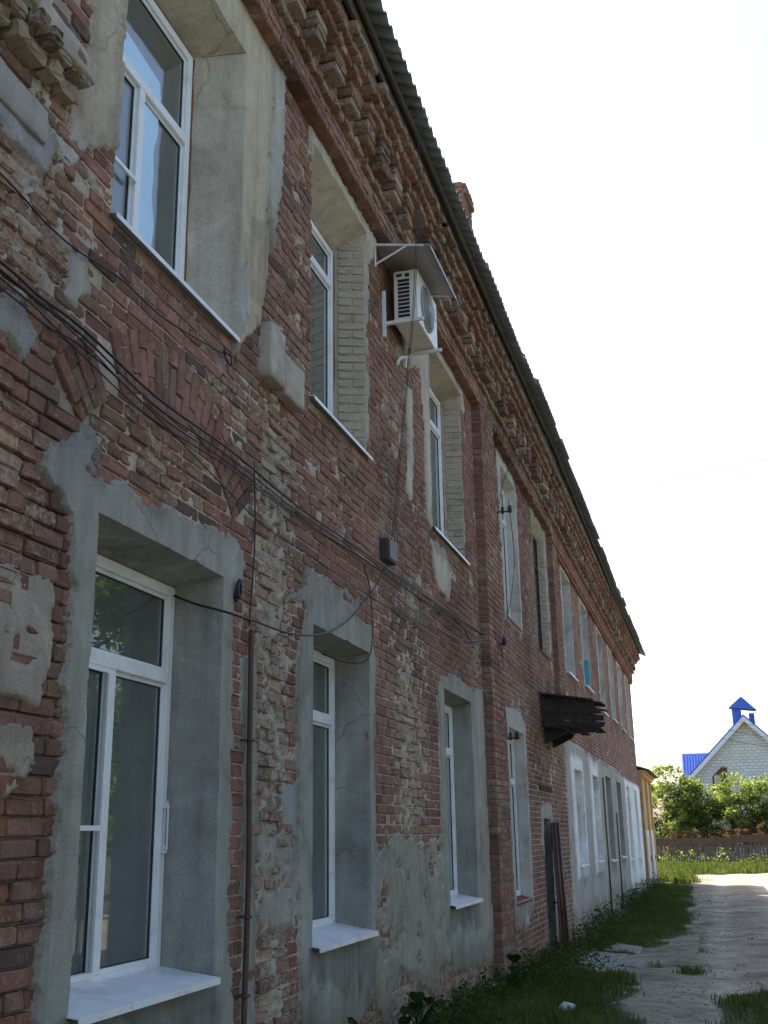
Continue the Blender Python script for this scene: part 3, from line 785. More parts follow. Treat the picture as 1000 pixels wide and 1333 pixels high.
for (a, b, o_, z0, z1) in PIL: keep &= ~((BY > a + .05) & (BY < b - .05) & (BZ > z0) & (BZ < z1))
keep &= ~((BY > 18.1) & (BY < 19.65) & (np.abs(BZ - 2.785) < .05))
BY, BZ, BL, BA, BH = [q[keep] for q in (BY, BZ, BL, BA, BH)]
# relieving arch over the nearest ground-floor window
ay, az, al_, aa, ah = [], [], [], [], []
nv_ = 27
for k in range(nv_):
    th = -ARCH_A + (k + .5) / nv_ * 2 * ARCH_A
    if -.60 < th < -.50: continue            # fallen-out stretch
    cutr = .245 if k % 2 else .10
    for r0, r1 in ((ARCH_R[0], ARCH_R[0] + (ARCH_R[1] - ARCH_R[0]) * cutr / .345 - .006), (ARCH_R[0] + (ARCH_R[1] - ARCH_R[0]) * cutr / .345 + .006, ARCH_R[1])):
        rm = (r0 + r1) / 2
        ay.append(ARCH_C[0] + rm * math.sin(th)); az.append(ARCH_C[1] + rm * math.cos(th)); al_.append((r1 - r0) / 2); aa.append(math.pi / 2 - th)
        ah.append(rm * ARCH_A / nv_ - .005)
BY = np.append(BY, ay); BZ = np.append(BZ, az); BL = np.append(BL, al_); BA = np.append(BA, aa); BH = np.append(BH, ah)
R_ = rough_at(BY, BZ)
nB = len(BY)
BX = RNG.normal(0, .0028, nB) + R_ * RNG.normal(-.001, .011, nB) + .0025
BX[np.abs(BA) > .01] += .007
BX += .007 * np.exp(-np.maximum(0, BY - 3.8) / .5) * RNG.normal(0, 1, nB)
hc = np.stack([wall_field(BY + a * BL * .8, BZ + b * BH * .7) for a, b in ((0, 0), (-1, -1), (1, -1), (-1, 1), (1, 1))])
vis = (hc.min(0) < BX + .002)
BY, BZ, BL, BA, BH, BX, R_ = [q[vis] for q in (BY, BZ, BL, BA, BH, BX, R_)]
hcv = np.median(hc[:, vis], 0)
nB = len(BY)
tilt = RNG.normal(0, .006, nB) + R_ * RNG.normal(0, .03, nB)
CA = np.cos(BA + tilt); SA = np.sin(BA + tilt); Z0 = np.zeros(nB)
OO = np.stack([BX, BY, BZ], -1); UU = np.stack([Z0, CA, SA], -1); VV = np.stack([Z0, -SA, CA], -1); NN = np.tile([1., 0, 0], (nB, 1))
JIT = .0016 + .0055 * R_ + .0018 * np.exp(-np.maximum(0, BY - 3.8) / .6)
BC = brick_colors(nB, RNG, BY, BZ, R_)
# size in view decides which bricks are objects of their own
pa, pb, pz = proj_px(OO); pc, pd, _ = proj_px(OO + UU * BL[:, None])
area = np.hypot(pc - pa, pd - pb) * BH * 1420 / pz
inview = (pa > 6) & (pa < 990) & (pb > 6) & (pb < 1325) & (OO[:, 1] > 1) & (hcv < BX - .001)
score = np.where(inview, area, -1)
top = np.argsort(-score)[:290]
solo = np.zeros(nB, bool); solo[top] = True
for name, sel, lod in (('brickwork', ~solo & (BY < 22) & (BY > 3), 1), ('brickwork', ~solo & ((BY >= 22) | (BY <= 3)), 0)):
    V, Q, k = brick_arrays(OO[sel], UU[sel], VV[sel], NN[sel], BL[sel], BH[sel], .06, JIT[sel], RNG, lod)
    o = np_obj(name, V, Q, col=np.repeat(BC[sel], k, 0), mat=M['brick'])
    under(o, building); tag(o, kind='stuff')
# single bricks: a library of alike pieces, placed one by one
lib = {}
def lib_brick(kind, lvl, idx):
    key = (kind, lvl, idx)
    if key not in lib:
        r = np.random.default_rng(900 + hash(key) % 1000 if False else 900 + idx * 31 + lvl * 7 + (kind == 'head') * 3)
        hl = .126 if kind == 'stretch' else .061
        jit = (.0024, .0050, .0085)[lvl]
        V, Q, k = brick_arrays(np.zeros((1, 3)), np.array([[0, 1., 0]]), np.array([[0, 0, 1.]]), np.array([[1., 0, 0]]), np.array([hl]), np.array([BRICK / 2 - .0055]), .06, jit, r, 1)
        c = brick_colors(1, r, np.array([5.0]), np.array([3.0 + idx]), np.array([(.05, .3, .7)[lvl]]))
        lib[key] = np_mesh('brick', V, Q, col=np.repeat(c, k, 0), mat=M['brick'])
    return lib[key]
for i in np.where(solo)[0]:
    kind = 'stretch' if BL[i] > .09 else 'head'
    lvl = 0 if R_[i] < .15 else (1 if R_[i] < .5 else 2)
    me = lib_brick(kind, lvl, random.randrange(14))
    o = bpy.data.objects.new('brick', me); COL.objects.link(o)
    o.location = OO[i]; o.rotation_euler = (float(BA[i] + tilt[i]), 0, 0)
    o.scale = (1, BL[i] / (.126 if kind == 'stretch' else .061), BH[i] / (BRICK / 2 - .0055))
    under(o, wall)
print('bricks', nB, 'solo', int(solo.sum()))

# courses that stand proud of the wall: bands, cornice, pilasters
PB = dict(O=[], hl=[], hh=[], back=[], jit=[], r=[])
def course(y0, y1, z0, x, back=.25, head=True, h=BRICK, jit=.004, gap=1.0, wander=.005, rough=.15):
    y = y0 + .004
    while y < y1 - .03:
        L = (.125 if head else .25) * random.uniform(.94, 1.06)
        e = min(y + L, y1 - .003)
        if random.random() < gap:
            PB['O'].append((x + random.gauss(0, wander), (y + e) / 2, z0 + h / 2 + random.gauss(0, .0015))); PB['hl'].append((e - y) / 2); PB['hh'].append(h / 2 - .005)
            PB['back'].append(back); PB['jit'].append(jit); PB['r'].append(min(1, max(0, rough + random.gauss(0, .12))))
        y = e + random.uniform(.008, .013)
core = MB()
Y0 = -2.5
for (a, b, o_, z0, z1) in PIL:
    k = 0; z = z0
    while z + BRICK <= z1 + .01:
        if k % 2: course(a, b, z, o_, o_ + .02, False, jit=.003, wander=.002)
        else: course(a, b, z, o_, o_ + .02, True, jit=.003, wander=.002)
        z += BRICK; k += 1
    core.box(-.02, o_ - .012, a + .014, b - .014, z0 - .01, z1)
# frieze band, sections between the pilasters
B0 = 7.735
for (a, b) in ((Y0, 13.78), (14.72, 20.98)):
    for k in range(3): course(a, b, B0 + k * BRICK, .125, .2, k % 2 == 0, jit=.0035, wander=.004, rough=.2)
    core.box(-.02, .105, a, b, B0 + .012, B0 + 3 * BRICK)
course(13.78, 14.72, B0, .13, .2, True); course(13.78, 14.72, B0 + BRICK, .13, .2, False); course(13.78, 14.72, B0 + 2 * BRICK, .13, .2, True)
core.box(-.02, .105, 13.79, 14.71, B0 + .01, B0 + 3 * BRICK - .002)
for k, (x, hd) in enumerate(((.075, True), (.10, False), (.10, True), (.10, False), (.10, True))):
    course(20.98, Y_END + .12, 7.58 + k * BRICK, x, .16, hd, jit=.002, wander=.002, rough=.05)
core.box(-.02, .055, 20.99, Y_END + .1, 7.59, 7.99)
B1 = B0 + 3 * BRICK            # 7.98
YE = Y_END + .18
course(Y0, YE, B1, .175, .25, True, jit=.006, wander=.010, gap=.97, rough=.5)
core.box(-.02, .12, Y0, YE - .05, B1 + .008, B1 + BRICK)
B2 = B1 + BRICK                # 8.06 frieze behind the dentils
for k in range(4): course(Y0, YE, B2 + k * BRICK, .13, .2, k % 2 == 1, jit=.004, rough=.5)
core.box(-.02, .10, Y0, YE - .05, B2, B2 + 4 * BRICK + .01)
B3 = B2 + 4 * BRICK            # 8.39
for k, (x, g) in enumerate(((.315, .97), (.375, .96), (.44, .9))):
    course(Y0, YE + x - .2, B3 + k * BRICK, x, x + .02, True, jit=.006, wander=.008, gap=g, rough=.42)
    core.box(-.02, x - .07, Y0, YE + x - .3, B3 + k * BRICK + .006, B3 + (k + 1) * BRICK - .006 if k < 2 else B3 + 3 * BRICK + .1)
# reveals of bare whitewashed brick at two upper windows
JB = dict(O=[], U=[], N=[], hl=[], hh=[])
for oid in ('u2', 'u3', 'u5'):
    o = [q for q in OPEN if q['id'] == oid][0]; FX = o.get('fx', FX0); y0, y1, z0, z1 = o['r']; i0, i1, j0, j1 = o['i']
    d = Vector((FX, i1 - y1, 0)).normalized(); nrm = Vector((d.y, -d.x, 0))
    if nrm.y > 0: nrm = -nrm
    L = math.hypot(FX, i1 - y1); z = z0 + .03; k = 0
    while z < z1 - .12:
        parts = [(.01, L - .04)] if k % 2 else [(.01, .125), (.14, L - .04)]
        for s, e in parts:
            m_ = Vector((0, y1, z + BRICK / 2)) + d * ((s + e) / 2) + nrm * (.010 + random.gauss(0, .003))
            JB['O'].append(m_); JB['U'].append(d); JB['N'].append(nrm); JB['hl'].append((e - s) / 2); JB['hh'].append(BRICK / 2 - .006)
        z += BRICK; k += 1
n1 = len(PB['O']); O1 = np.array(PB['O'])
V1, Q1, k1 = brick_arrays(O1, np.tile([0., 1, 0], (n1, 1)), np.tile([0., 0, 1], (n1, 1)), np.tile([1., 0, 0], (n1, 1)), PB['hl'], PB['hh'], PB['back'], PB['jit'], RNG, 1)
c1 = brick_colors(n1, RNG, O1[:, 1], O1[:, 2], np.array(PB['r'])); c1[:, :3] *= 1.0
corn = np_obj('cornice_brickwork', V1, Q1, col=np.repeat(c1, k1, 0), mat=M['brick'])
under(corn, building); tag(corn, kind='stuff')
n2 = len(JB['O'])
V2, Q2, k2 = brick_arrays(np.array(JB['O']), np.array(JB['U']), np.tile([0., 0, 1], (n2, 1)), np.array(JB['N']), JB['hl'], JB['hh'], .05, .0035, RNG, 1)
c2 = np.c_[np.tile([.40, .34, .26], (n2, 1)) * RNG.uniform(.75, 1.15, (n2, 1)), RNG.uniform(.5, 1, n2)]
jamb = np_obj('jamb_brickwork', V2, Q2, col=np.repeat(c2, k2, 0), mat=M['brick'])
under(jamb, building); tag(jamb, kind='stuff')
M['mortar'] = mat_simple('cornice_mortar', (.22, .185, .15), .95, .35, 9, .8, .012, .1)
co = core.build('cornice_core', M['mortar']); under(co, building)
# dentils: little piers of three or four bricks
dlib = []
for v in range(9):
    r = np.random.default_rng(40 + v); n = 4 if v % 3 else 3
    zc = (np.arange(n) + .5) * BRICK; zc = zc if n == 4 else zc + BRICK
    O = np.stack([r.normal(.265, .008, n), r.normal(0, .006, n), zc], -1)
    V, Q, k = brick_arrays(O, np.tile([0., 1, 0], (n, 1)), np.tile([0., 0, 1], (n, 1)), np.tile([1., 0, 0], (n, 1)), np.full(n, .122) * r.uniform(.9, 1.05, n), np.full(n, BRICK / 2 - .004), .16, .006, r, 1)
    c = brick_colors(n, r, np.full(n, 5.0 + v), zc, r.uniform(.25, .8, n))
    dlib.append(np_mesh('dentil', V, Q, col=np.repeat(c, k, 0), mat=M['brick']))
y = Y0 + .2
while y < YE - .1:
    far = y > 22
    if random.random() < (.94 if y < 20 else 1):
        o = bpy.data.objects.new('dentil', random.choice(dlib)); COL.objects.link(o)
        o.location = (random.gauss(0, .006), y, B2 + .004); o.rotation_euler = (0, 0, random.gauss(0, .03 if not far else .005))
        under(o, building)
    y += .455 + (random.gauss(0, .012) if not far else 0)

# ------------------------------------------------------------------ shell, floors, roof of the building
sh = MB()
sh.box(-9.0, -8.7, -3.0, Y_END, -.4, 8.6)
sh.box(-8.7, -.05, -3.0, -2.75, -.4, 8.6)
sh.box(-8.7, -.03, Y_END - .25, Y_END, -.4, 8.6)
sh.box(-8.7, -.40, -2.75, Y_END - .25, 4.35, 4.5)
sh.box(-8.7, -.02, -2.75, Y_END - .25, 8.3, 8.42)
M['brick_far'] = mat_simple('far_brick_wall', (.19, .075, .055), .95, .3, 8, .8, .01, .1)
o = sh.build('rear_walls', M['brick_far']); under(o, building)

EAVE_X, EAVE_Z, PITCH = .63, 8.845, math.radians(27)
def sheet_mesh(rows_len, waves=6, pitch=.18, amp=.036, th=.007, sag=0.0):
    n = waves * 8; V = []; F = []
    for side, off in ((0, 0), (1, -th)):
        for j in range(2):
            for i in range(n + 1):
                y = i / n * waves * pitch
                V.append((-j * rows_len * math.cos(PITCH), y, j * rows_len * math.sin(PITCH) + amp * math.cos(2 * math.pi * i / 8) + off))
    m = n + 1
    for i in range(n):
        F.append((i, i + 1, m + i + 1, m + i)); F.append((2 * m + i + 1, 2 * m + i, 3 * m + i, 3 * m + i + 1))
        F.append((i + 1, i, 2 * m + i, 2 * m + i + 1)); F.append((m + i, m + i + 1, 3 * m + i + 1, 3 * m + i))
    mb = MB(); mb.add(V, F); return mb.mesh('roof_sheet', M['slate'], False)
roof = empty('roof', (-4, 20, 9)); under(roof, building); roof.location = (0.5, 0, 9)
sme = sheet_mesh(1.75)
for row in range(3):
    y = -2.9
    while y < Y_END + .2:
        o = bpy.data.objects.new('roof_sheet', sme); COL.objects.link(o)
        # the eaves line wanders and steps where sheets were renewed
        bow = .05 * math.sin(y * .33 + .6) + (.05 if 14 < y < 20 else 0) - (.04 if y > 30 else 0)
        d = row * 1.6 + random.gauss(0, .015)
        o.location = (EAVE_X - d * math.cos(PITCH) + random.gauss(0, .008) + (.03 if 15 < y < 19 else 0), y, EAVE_Z + bow + d * math.sin(PITCH) + .012 * row + random.gauss(0, .006))
        o.rotation_euler = (random.gauss(0, .006), 0, random.gauss(0, .004))
        under(o, roof)
        y += 1.08 - .09 + .0
rb = MB()
rb.add([(-3.6, -2.9, 10.95), (-3.6, Y_END + .2, 10.95), (-9.3, -2.9, 8.4), (-9.3, Y_END + .2, 8.4), (-9.3, -2.9, 8.3), (-9.3, Y_END + .2, 8.3), (-3.6, -2.9, 10.85), (-3.6, Y_END + .2, 10.85)],
       [(0, 1, 3, 2), (4, 5, 7, 6), (2, 3, 5, 4)])
for yy in (-2.7, Y_END - .1):
    rb.add([(.35, yy, 8.6), (-4, yy, 10.8), (-9, yy, 8.4)], [(0, 1, 2)])
o = rb.build('rear_roof_slope', M['slate']); under(o, roof)
# fascia and eaves pole
fb = MB()
for a in np.arange(-2.8, Y_END, 3.0):
    b = min(a + 2.985, Y_END + .15); dz = random.gauss(0, .008)
    fb.box(.40, .43, a, b, 8.645 + dz, 8.82 + dz)
o = fb.build('eaves_board', M['gutter']); under(o, roof)
ep = MB()
pts = [(.475 + .01 * math.sin(y * .7), y, 8.765 + .05 * math.sin(y * .33 + .6) + (.05 if 14 < y < 20 else 0) - (.04 if y > 30 else 0) + .012 * math.sin(y * 2.1)) for y in np.arange(-2.8, Y_END + .1, .7)]
ep.tube(pts, .032, 7)
o = ep.build('eaves_pole', M['gutter'], smooth=True); under(o, roof)
rf = MB()
for y in np.arange(-2.6, Y_END, .9):
    rf.prism([(.46, 8.80), (.46, 8.86), (-3.8, 8.84 + 4.3 * math.tan(PITCH)), (-3.8, 8.72 + 4.3 * math.tan(PITCH))], 'y', y, y + .06)
o = rf.build('rafters', M['gutter']); under(o, roof)

def chimney(x0, x1, y0, y1, z0, z1):
    ch = empty('chimney', ((x0 + x1) / 2, (y0 + y1) / 2, z0)); under(ch, roof); ch.location = Vector(((x0 + x1) / 2, (y0 + y1) / 2, z0))
    mm = MB(); mm.box(x0 + .012, x1 - .012, y0 + .012, y1 - .012, z0, z1 - .01)
    c = mm.build('chimney_core', M['mortar']); under(c, ch)
    z = z0; k = 0; O, U, Nn, hl, hh = [], [], [], [], []
    while z < z1 - .02:
        ex = .035 if z > z1 - 3 * BRICK and z < z1 - BRICK * .9 else 0
        for nrm, ua, ctr, half in (((1, 0, 0), (0, 1, 0), (x1 + ex, (y0 + y1) / 2), (y1 - y0) / 2), ((0, -1, 0), (1, 0, 0), ((x0 + x1) / 2, y0 - ex), (x1 - x0) / 2),
                                   ((-1, 0, 0), (0, -1, 0), (x0 - ex, (y0 + y1) / 2), (y1 - y0) / 2), ((0, 1, 0), (-1, 0, 0), ((x0 + x1) / 2, y1 + ex), (x1 - x0) / 2)):
            n = 2 if k % 2 else 3
            for i in range(n):
                t = ((i + .5) / n - .5) * 2 * half
                O.append((ctr[0] + ua[0] * t, ctr[1] + ua[1] * t, z + BRICK / 2)); U.append(ua); Nn.append(nrm); hl.append(half / n - .005); hh.append(BRICK / 2 - .006)
        z += BRICK; k += 1
    n = len(O); O = np.array(O)
    V, Q, kk = brick_arrays(O, np.array(U, float), np.tile([0., 0, 1], (n, 1)), np.array(Nn, float), hl, hh, .06, .006, RNG, 1)
    b = np_obj('chimney_brickwork', V, Q, col=np.repeat(brick_colors(n, RNG, O[:, 1], O[:, 2], np.full(n, .35)), kk, 0), mat=M['brick']); under(b, ch); tag(b, kind='stuff')
    return ch
chimney(-.45, .08, 13.45, 14.05, 8.9, 11.05)
chimney(-.40, .12, 39.3, 39.9, 8.9, 10.5)

# ------------------------------------------------------------------ windows (parts of the building)
def pane_box(mb, y0, y1, z0, z1, x, th=.006): mb.box(x - th, x, y0, y1, z0, z1)
def window(o):
    y0, y1, z0, z1 = o['i']; st = o['style']; s = o['split']; tr = o['tr']; FX = o.get('fx', FX0)
    pvc = st.startswith('pvc')
    fm = M['pvc'] if pvc else (M['white_paint'] if st == 'wood' else M['old_wood'])
    f = .062 if pvc else .055
    Y1, Z1 = y1, z1
    if pvc and o['id'][0] == 'u': y1 -= .024; z1 -= .022
    x1 = FX + .005; x0 = FX - .065
    mb = MB()
    mb.box(x0, x1, y0, y0 + f, z0, z1); mb.box(x0, x1, y1 - f, y1, z0, z1)
    mb.box(x0 + .001, x1 - .001, y0 + f, y1 - f, z1 - f, z1); mb.box(x0 + .001, x1 - .001, y0 + f, y1 - f, z0, z0 + f)
    win = mb.build('window', fm, bevel=.006 if pvc else .004); under(win, building)
    mt = MB(); mt.box(x0 + .002, x1 + .004, y0 + f, y1 - f, tr - .035, tr + .035)
    w2 = mt.build('transom', fm, bevel=.006); under(w2, win)
    mt = MB(); mt.box(x0 + .003, x1 + .002, s - .034, s + .034, z0 + f, tr - .035)
    w2 = mt.build('mullion', fm, bevel=.006); under(w2, win)
    cells = [(y0 + f, y1 - f, tr + .035, z1 - f), (y0 + f, s - .034, z0 + f, tr - .035), (s + .034, y1 - f, z0 + f, tr - .035)]
    for i, (a, b, c, d) in enumerate(cells):
        g = .022                                            # glazing bead, dark gasket
        mt = MB(); xb = x1 - .022
        for q in ((a, a + g, c, d), (b - g, b, c, d), (a + g, b - g, c, c + g), (a + g, b - g, d - g, d)): mt.box(xb - .03, xb, *q)
        w2 = mt.build('glazing_bead', fm); under(w2, win)
        mt = MB(); q_ = .005
        for q in ((a + g, a + g + q_, c + g, d - g), (b - g - q_, b - g, c + g, d - g), (a + g + q_, b - g - q_, c + g, c + g + q_), (a + g + q_, b - g - q_, d - g - q_, d - g)): mt.box(xb - .02, xb - .006, *q)
        w2 = mt.build('gasket', M['ac_dark']); under(w2, win)
        mt = MB(); pane_box(mt, a + g * .6, b - g * .6, c + g * .6, d - g * .6, xb - .012)
        w2 = mt.build('pane', M['glass']); under(w2, win)
    # sill
    ry0, ry1, rz0 = o['r'][0], o['r'][1], o['r'][2]
    if o['id'][0] == 'l' and pvc:
        mt = MB(); zi = z0 + .030; zo = rz0 + .010; xo = .085
        mt.prism([(FX + .01, zi + .004), (xo, zo + .004), (xo, zo - .028), (xo - .006, zo - .028), (xo - .006, zo - .003), (FX + .01, zi - .004)], 'y', ry0 - .015, ry1 - .035)
        w2 = mt.build('sill', M['white_sheet']); under(w2, win)
        m3 = MB(); m3.box(x1 - .01, x1 + .012, y0 + .3, y0 + .36, z0 + .02, z0 + .032); m3.box(x1 - .01, x1 + .012, y1 - .4, y1 - .34, z0 + .02, z0 + .032)
        w3 = m3.build('drain_cap', M['white_sheet']); under(w3, win)
    elif pvc:
        mt = MB(); zi = z0 + .012; zo = rz0 + .012; xo = .048
        mt.prism([(FX + .02, zi), (xo, zo + .002), (xo, zo - .026), (xo - .004, zo - .026), (xo - .004, zo - .004), (FX + .02, zi - .006)], 'y', ry0 - .03, ry1 + (.02 if o['id'] != 'u1' else -.03))
        w2 = mt.build('sill', M['white_sheet']); under(w2, win)
    else:
        mt = MB(); zo = rz0 - .01
        far = o['r'][0] > 21
        mt.prism([(FX + .02, zo + .05), (.07 if far else .02, zo), (.07 if far else .02, zo - .03), (FX + .02, zo + .02)], 'y', ry0 - .02 + .04 * (not far), ry1 + .02 - .04 * (not far))
        w2 = mt.build('sill', M['white_sheet'] if far else M['brick_far']); under(w2, win)
    # gap between frame and masonry
    if pvc:
        mt = MB(); fo = M['foam'] if o['id'][0] == 'u' else M['mortar']
        pts = [(FX - .012, Y1 - .008, z0 + (z1 - z0) * k / 14) for k in range(15)]
        mt.tube([(p[0] + random.gauss(0, .004), p[1] + random.gauss(0, .006), p[2]) for p in pts], .019 if o['id'][0] == 'u' else .010, 6)
        if o['id'][0] == 'u':
            mt.tube([(FX - .02 + random.gauss(0, .004), y0 + (y1 - y0) * k / 10, Z1 - .006 + random.gauss(0, .006)) for k in range(11)], .020, 6)
        w2 = mt.build('joint_filler', fo, smooth=True); under(w2, win)
    # room behind
    mt = MB(); a, b, c, d, e = y0 - .35, y1 + .35, z0 - .5, z1 + .12, FX - 1.6
    X = FX - .06
    mt.add([(X, a, c), (X, b, c), (X, b, d), (X, a, d), (e, a, c), (e, b, c), (e, b, d), (e, a, d)], [(4, 5, 6, 7), (0, 1, 5, 4), (1, 2, 6, 5), (2, 3, 7, 6), (3, 0, 4, 7)])
    w2 = mt.build('room_interior', M['room']); under(w2, win)
    return win
def cloth(name, mat, x, y0, y1, z0, z1, folds, amp, win, wavy=0.0):
    n = 60; V, F = [], []
    for j in range(13):
        t = j / 12; z = z0 + (z1 - z0) * t
        e = wavy * math.sin(t * 9) + wavy * .6 * math.sin(t * 23 + 1)
        for i in range(n + 1):
            u = i / n
            V.append((x + amp * math.sin(u * folds * 6.283 + .4 * math.sin(t * 4)), y0 + (y1 + e - y0) * u, z))
    for j in range(12):
        for i in range(n):
            F.append((j * (n + 1) + i, j * (n + 1) + i + 1, (j + 1) * (n + 1) + i + 1, (j + 1) * (n + 1) + i))
    mb = MB(); mb.add(V, F); o = mb.build(name, mat, smooth=True)
    m = o.modifiers.new('thick', 'SOLIDIFY'); m.thickness = .003
    under(o, win); return o
WIN = {}
FX = FX0
for o_ in OPEN:
    if o_['style'] == 'door': continue
    WIN[o_['id']] = window(o_)
w = WIN['l1']
cloth('curtain', M['curtain'], FX - .16, 4.5, 4.86, 1.45, 3.0, 6, .02, w)
nb = MB()     # insect screen in its thin frame on the left sash
nb.box(FX + .008, FX + .022, 4.485, 4.51, 1.42, 2.91); nb.box(FX + .008, FX + .022, 5.035, 5.06, 1.42, 2.91); nb.box(FX + .008, FX + .022, 4.51, 5.035, 2.885, 2.91); nb.box(FX + .008, FX + .022, 4.51, 5.035, 1.42, 1.445); nb.box(FX + .007, FX + .021, 4.51, 5.035, 2.10, 2.125)
o = nb.build('insect_screen', M['pvc']); under(o, w)
hb = MB(); hb.box(FX + .005, FX + .03, 5.715, 5.745, 1.98, 2.02); hb.box(FX + .005, FX + .03, 5.715, 5.745, 2.22, 2.26); hb.tube([(FX + .034, 5.73, 2.0), (FX + .034, 5.73, 2.24)], .006, 6)
o = hb.build('handle', M['white_sheet']); under(o, w)
w = WIN['u1']
xf_ = FX + .005 - .022 - .0095
fm_ = MB(); pts_ = [(5.128, 5.286)] + [(5.128, 6.46)] + [(5.315 + .018 * math.sin(z * 7) + .010 * math.sin(z * 19), z) for z in np.linspace(6.46, 5.286, 24)]
fm_.prism(pts_, 'x', xf_, xf_ + .002); o = fm_.build('protective_film', M['blue_cloth']); under(o, w)
fm_ = MB(); pts_ = [(4.49, 6.58), (5.34, 6.58)] + [(5.34 + .012 * math.sin(k * 1.9), 6.58 + .05 * k) for k in range(1, 4)] + [(5.0, 6.77), (4.75, 6.80), (4.49, 6.84)]
fm_.prism(pts_, 'x', xf_, xf_ + .002); o = fm_.build('protective_film', M['blue_cloth']); under(o, w)
cloth('curtain', M['curtain'], FX - .45, 4.46, 4.62, 5.26, 6.5, 3, .02, w)
nb = MB(); nb.box(FX + .008, FX + .022, 4.46, 5.035, 5.80, 5.825); o = nb.build('insect_screen_bar', M['pvc']); under(o, w)
cloth('curtain', M['curtain'], FX - .35, 8.2, 8.62, 5.4, 6.95, 6, .02, WIN['u2'])
cloth('curtain', M['curtain'], FX - .30, 12.3, 12.9, 5.4, 6.95, 6, .02, WIN['u3'])
cloth('curtain', M['curtain'], FX - .40, 8.15, 8.7, 1.4, 2.95, 5, .02, WIN['l2'])
tb = MB(); tb.box(-.25, -.01, 27.84, 27.91, 5.55, 6.25)
o = tb.build('turquoise_board', M['turquoise']); under(o, WIN['u7'])
o['label'] = 'turquoise board in the window reveal'

# broken remains of hood mouldings
def lump(name, mat, x0, x1, y0, y1, z0, z1, seed, amp=.02, parent=building):
    r = np.random.default_rng(seed); nx, ny, nz = 5, 12, 9
    me = bpy.data.meshes.new(name)
    import bmesh
    bm = bmesh.new(); bmesh.ops.create_cube(bm, size=1.0)
    bmesh.ops.subdivide_edges(bm, edges=bm.edges, cuts=7, use_grid_fill=True)
    for v in bm.verts:
        p = v.co.copy()
        X = x0 + (p.x + .5) * (x1 - x0); Y = y0 + (p.y + .5) * (y1 - y0); Z = z0 + (p.z + .5) * (z1 - z0)
        k = float(fbm(np.array([Y * 7 + X * 5]), np.array([Z * 7 + X * 3]), seed, 4)[0]); k2 = float(fbm(np.array([Y * 9 + 7]), np.array([Z * 9 - X * 6]), seed + 3, 4)[0])
        e = max(abs(p.x), abs(p.y), abs(p.z)); c = sorted((abs(p.x), abs(p.y), abs(p.z)))
        rnd = max(0, c[1] - .38) * max(0, c[2] - .38) * 3
        v.co = (X + amp * k - (x1 - x0) * rnd * p.x * 2, Y + amp * 1.6 * k2 - (y1 - y0) * rnd * p.y * .6, Z + amp * k2 - (z1 - z0) * rnd * p.z)
    bm.to_mesh(me); bm.free(); me.polygons.foreach_set('use_smooth', [True] * len(me.polygons)); me.materials.append(mat)
    o = link(bpy.data.objects.new(name, me)); under(o, parent); return o
M['lump'] = mat_simple('old_render', (.40, .36, .30), .95, .3, 6, .9, .015, .1)
M['lump_grey'] = mat_simple('grey_render', (.33, .32, .285), .95, .3, 6, .9, .015, .1)
lump('moulding_remnant', M['lump'], -.02, .10, 6.33, 6.60, 5.06, 5.47, 5, .016)
lump('moulding_remnant', M['lump'], -.02, .085, 6.62, 7.02, 5.05, 5.36, 9, .02)
rl = np.random.default_rng(8); LO, LHL = [], []
for k, (zz, xx, ye) in enumerate(((5.45, .075, 3.76), (5.528, .15, 3.88), (5.607, .125, 3.84))):
    y = 2.6
    while y < ye:
        L = rl.uniform(.10, .17); LO.append((xx + rl.normal(0, .014), y + L / 2, zz + BRICK / 2)); LHL.append(L / 2 - .006); y += L
nl = len(LO)
V, Q, k = brick_arrays(np.array(LO), np.tile([0., 1, 0], (nl, 1)), np.tile([0., 0, 1], (nl, 1)), np.tile([1., 0, 0], (nl, 1)), LHL, np.full(nl, BRICK / 2 - .003), .2, .011, rl, 1)
o = np_obj('ledge_brickwork', V, Q, col=np.repeat(np.c_[np.tile([.17, .135, .11], (nl, 1)) * rl.uniform(.7, 1.15, (nl, 1)), rl.uniform(.3, .9, nl)], k, 0), mat=M['brick']); under(o, building); tag(o, kind='stuff')
lump('moulding_remnant', M['lump'], -.02, .15, 3.45, 3.93, 5.57, 5.70, 22, .045)
lump('moulding_remnant', M['lump_grey'], -.02, .045, 2.8, 3.74, 5.12, 5.30, 18, .03)

# side doorway with its brown metal door standing open
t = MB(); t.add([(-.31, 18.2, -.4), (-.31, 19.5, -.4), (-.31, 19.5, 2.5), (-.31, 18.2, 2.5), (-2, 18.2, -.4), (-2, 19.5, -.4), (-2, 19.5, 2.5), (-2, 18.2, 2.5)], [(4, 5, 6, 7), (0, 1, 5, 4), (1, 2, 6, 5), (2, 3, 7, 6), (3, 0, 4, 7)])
o = t.build('room_interior', M['black']); under(o, building)  # doorway darkness put into the colour as a black interior
def door_pt(u, v, n):
    """u 0 hinge .. 1 free edge, v 0 bottom .. 1 top, n out of the leaf"""
    hx, hy = .075, 19.27; fx, fy = (.17, 18.62) if v == 0 else (.125, 18.58)
    d = Vector((fx - hx, fy - hy, 0)).normalized(); nn = Vector((-d.y, d.x, 0))
    return Vector((hx + (fx - hx) * u, hy + (fy - hy) * u, .10 + 2.13 * v)) + nn * n
t = MB(); t.add([door_pt(a, b, c) for b in (0, 1) for a, c in ((0, -.022), (1, -.022), (1, .022), (0, .022))], [(3, 2, 1, 0), (4, 5, 6, 7), (0, 1, 5, 4), (1, 2, 6, 5), (2, 3, 7, 6), (3, 0, 4, 7)])
door = t.build('door', M['dark_pipe'], bevel=.008); under(door, building); door['label'] = 'brown metal door standing open at the side doorway'
t = MB()
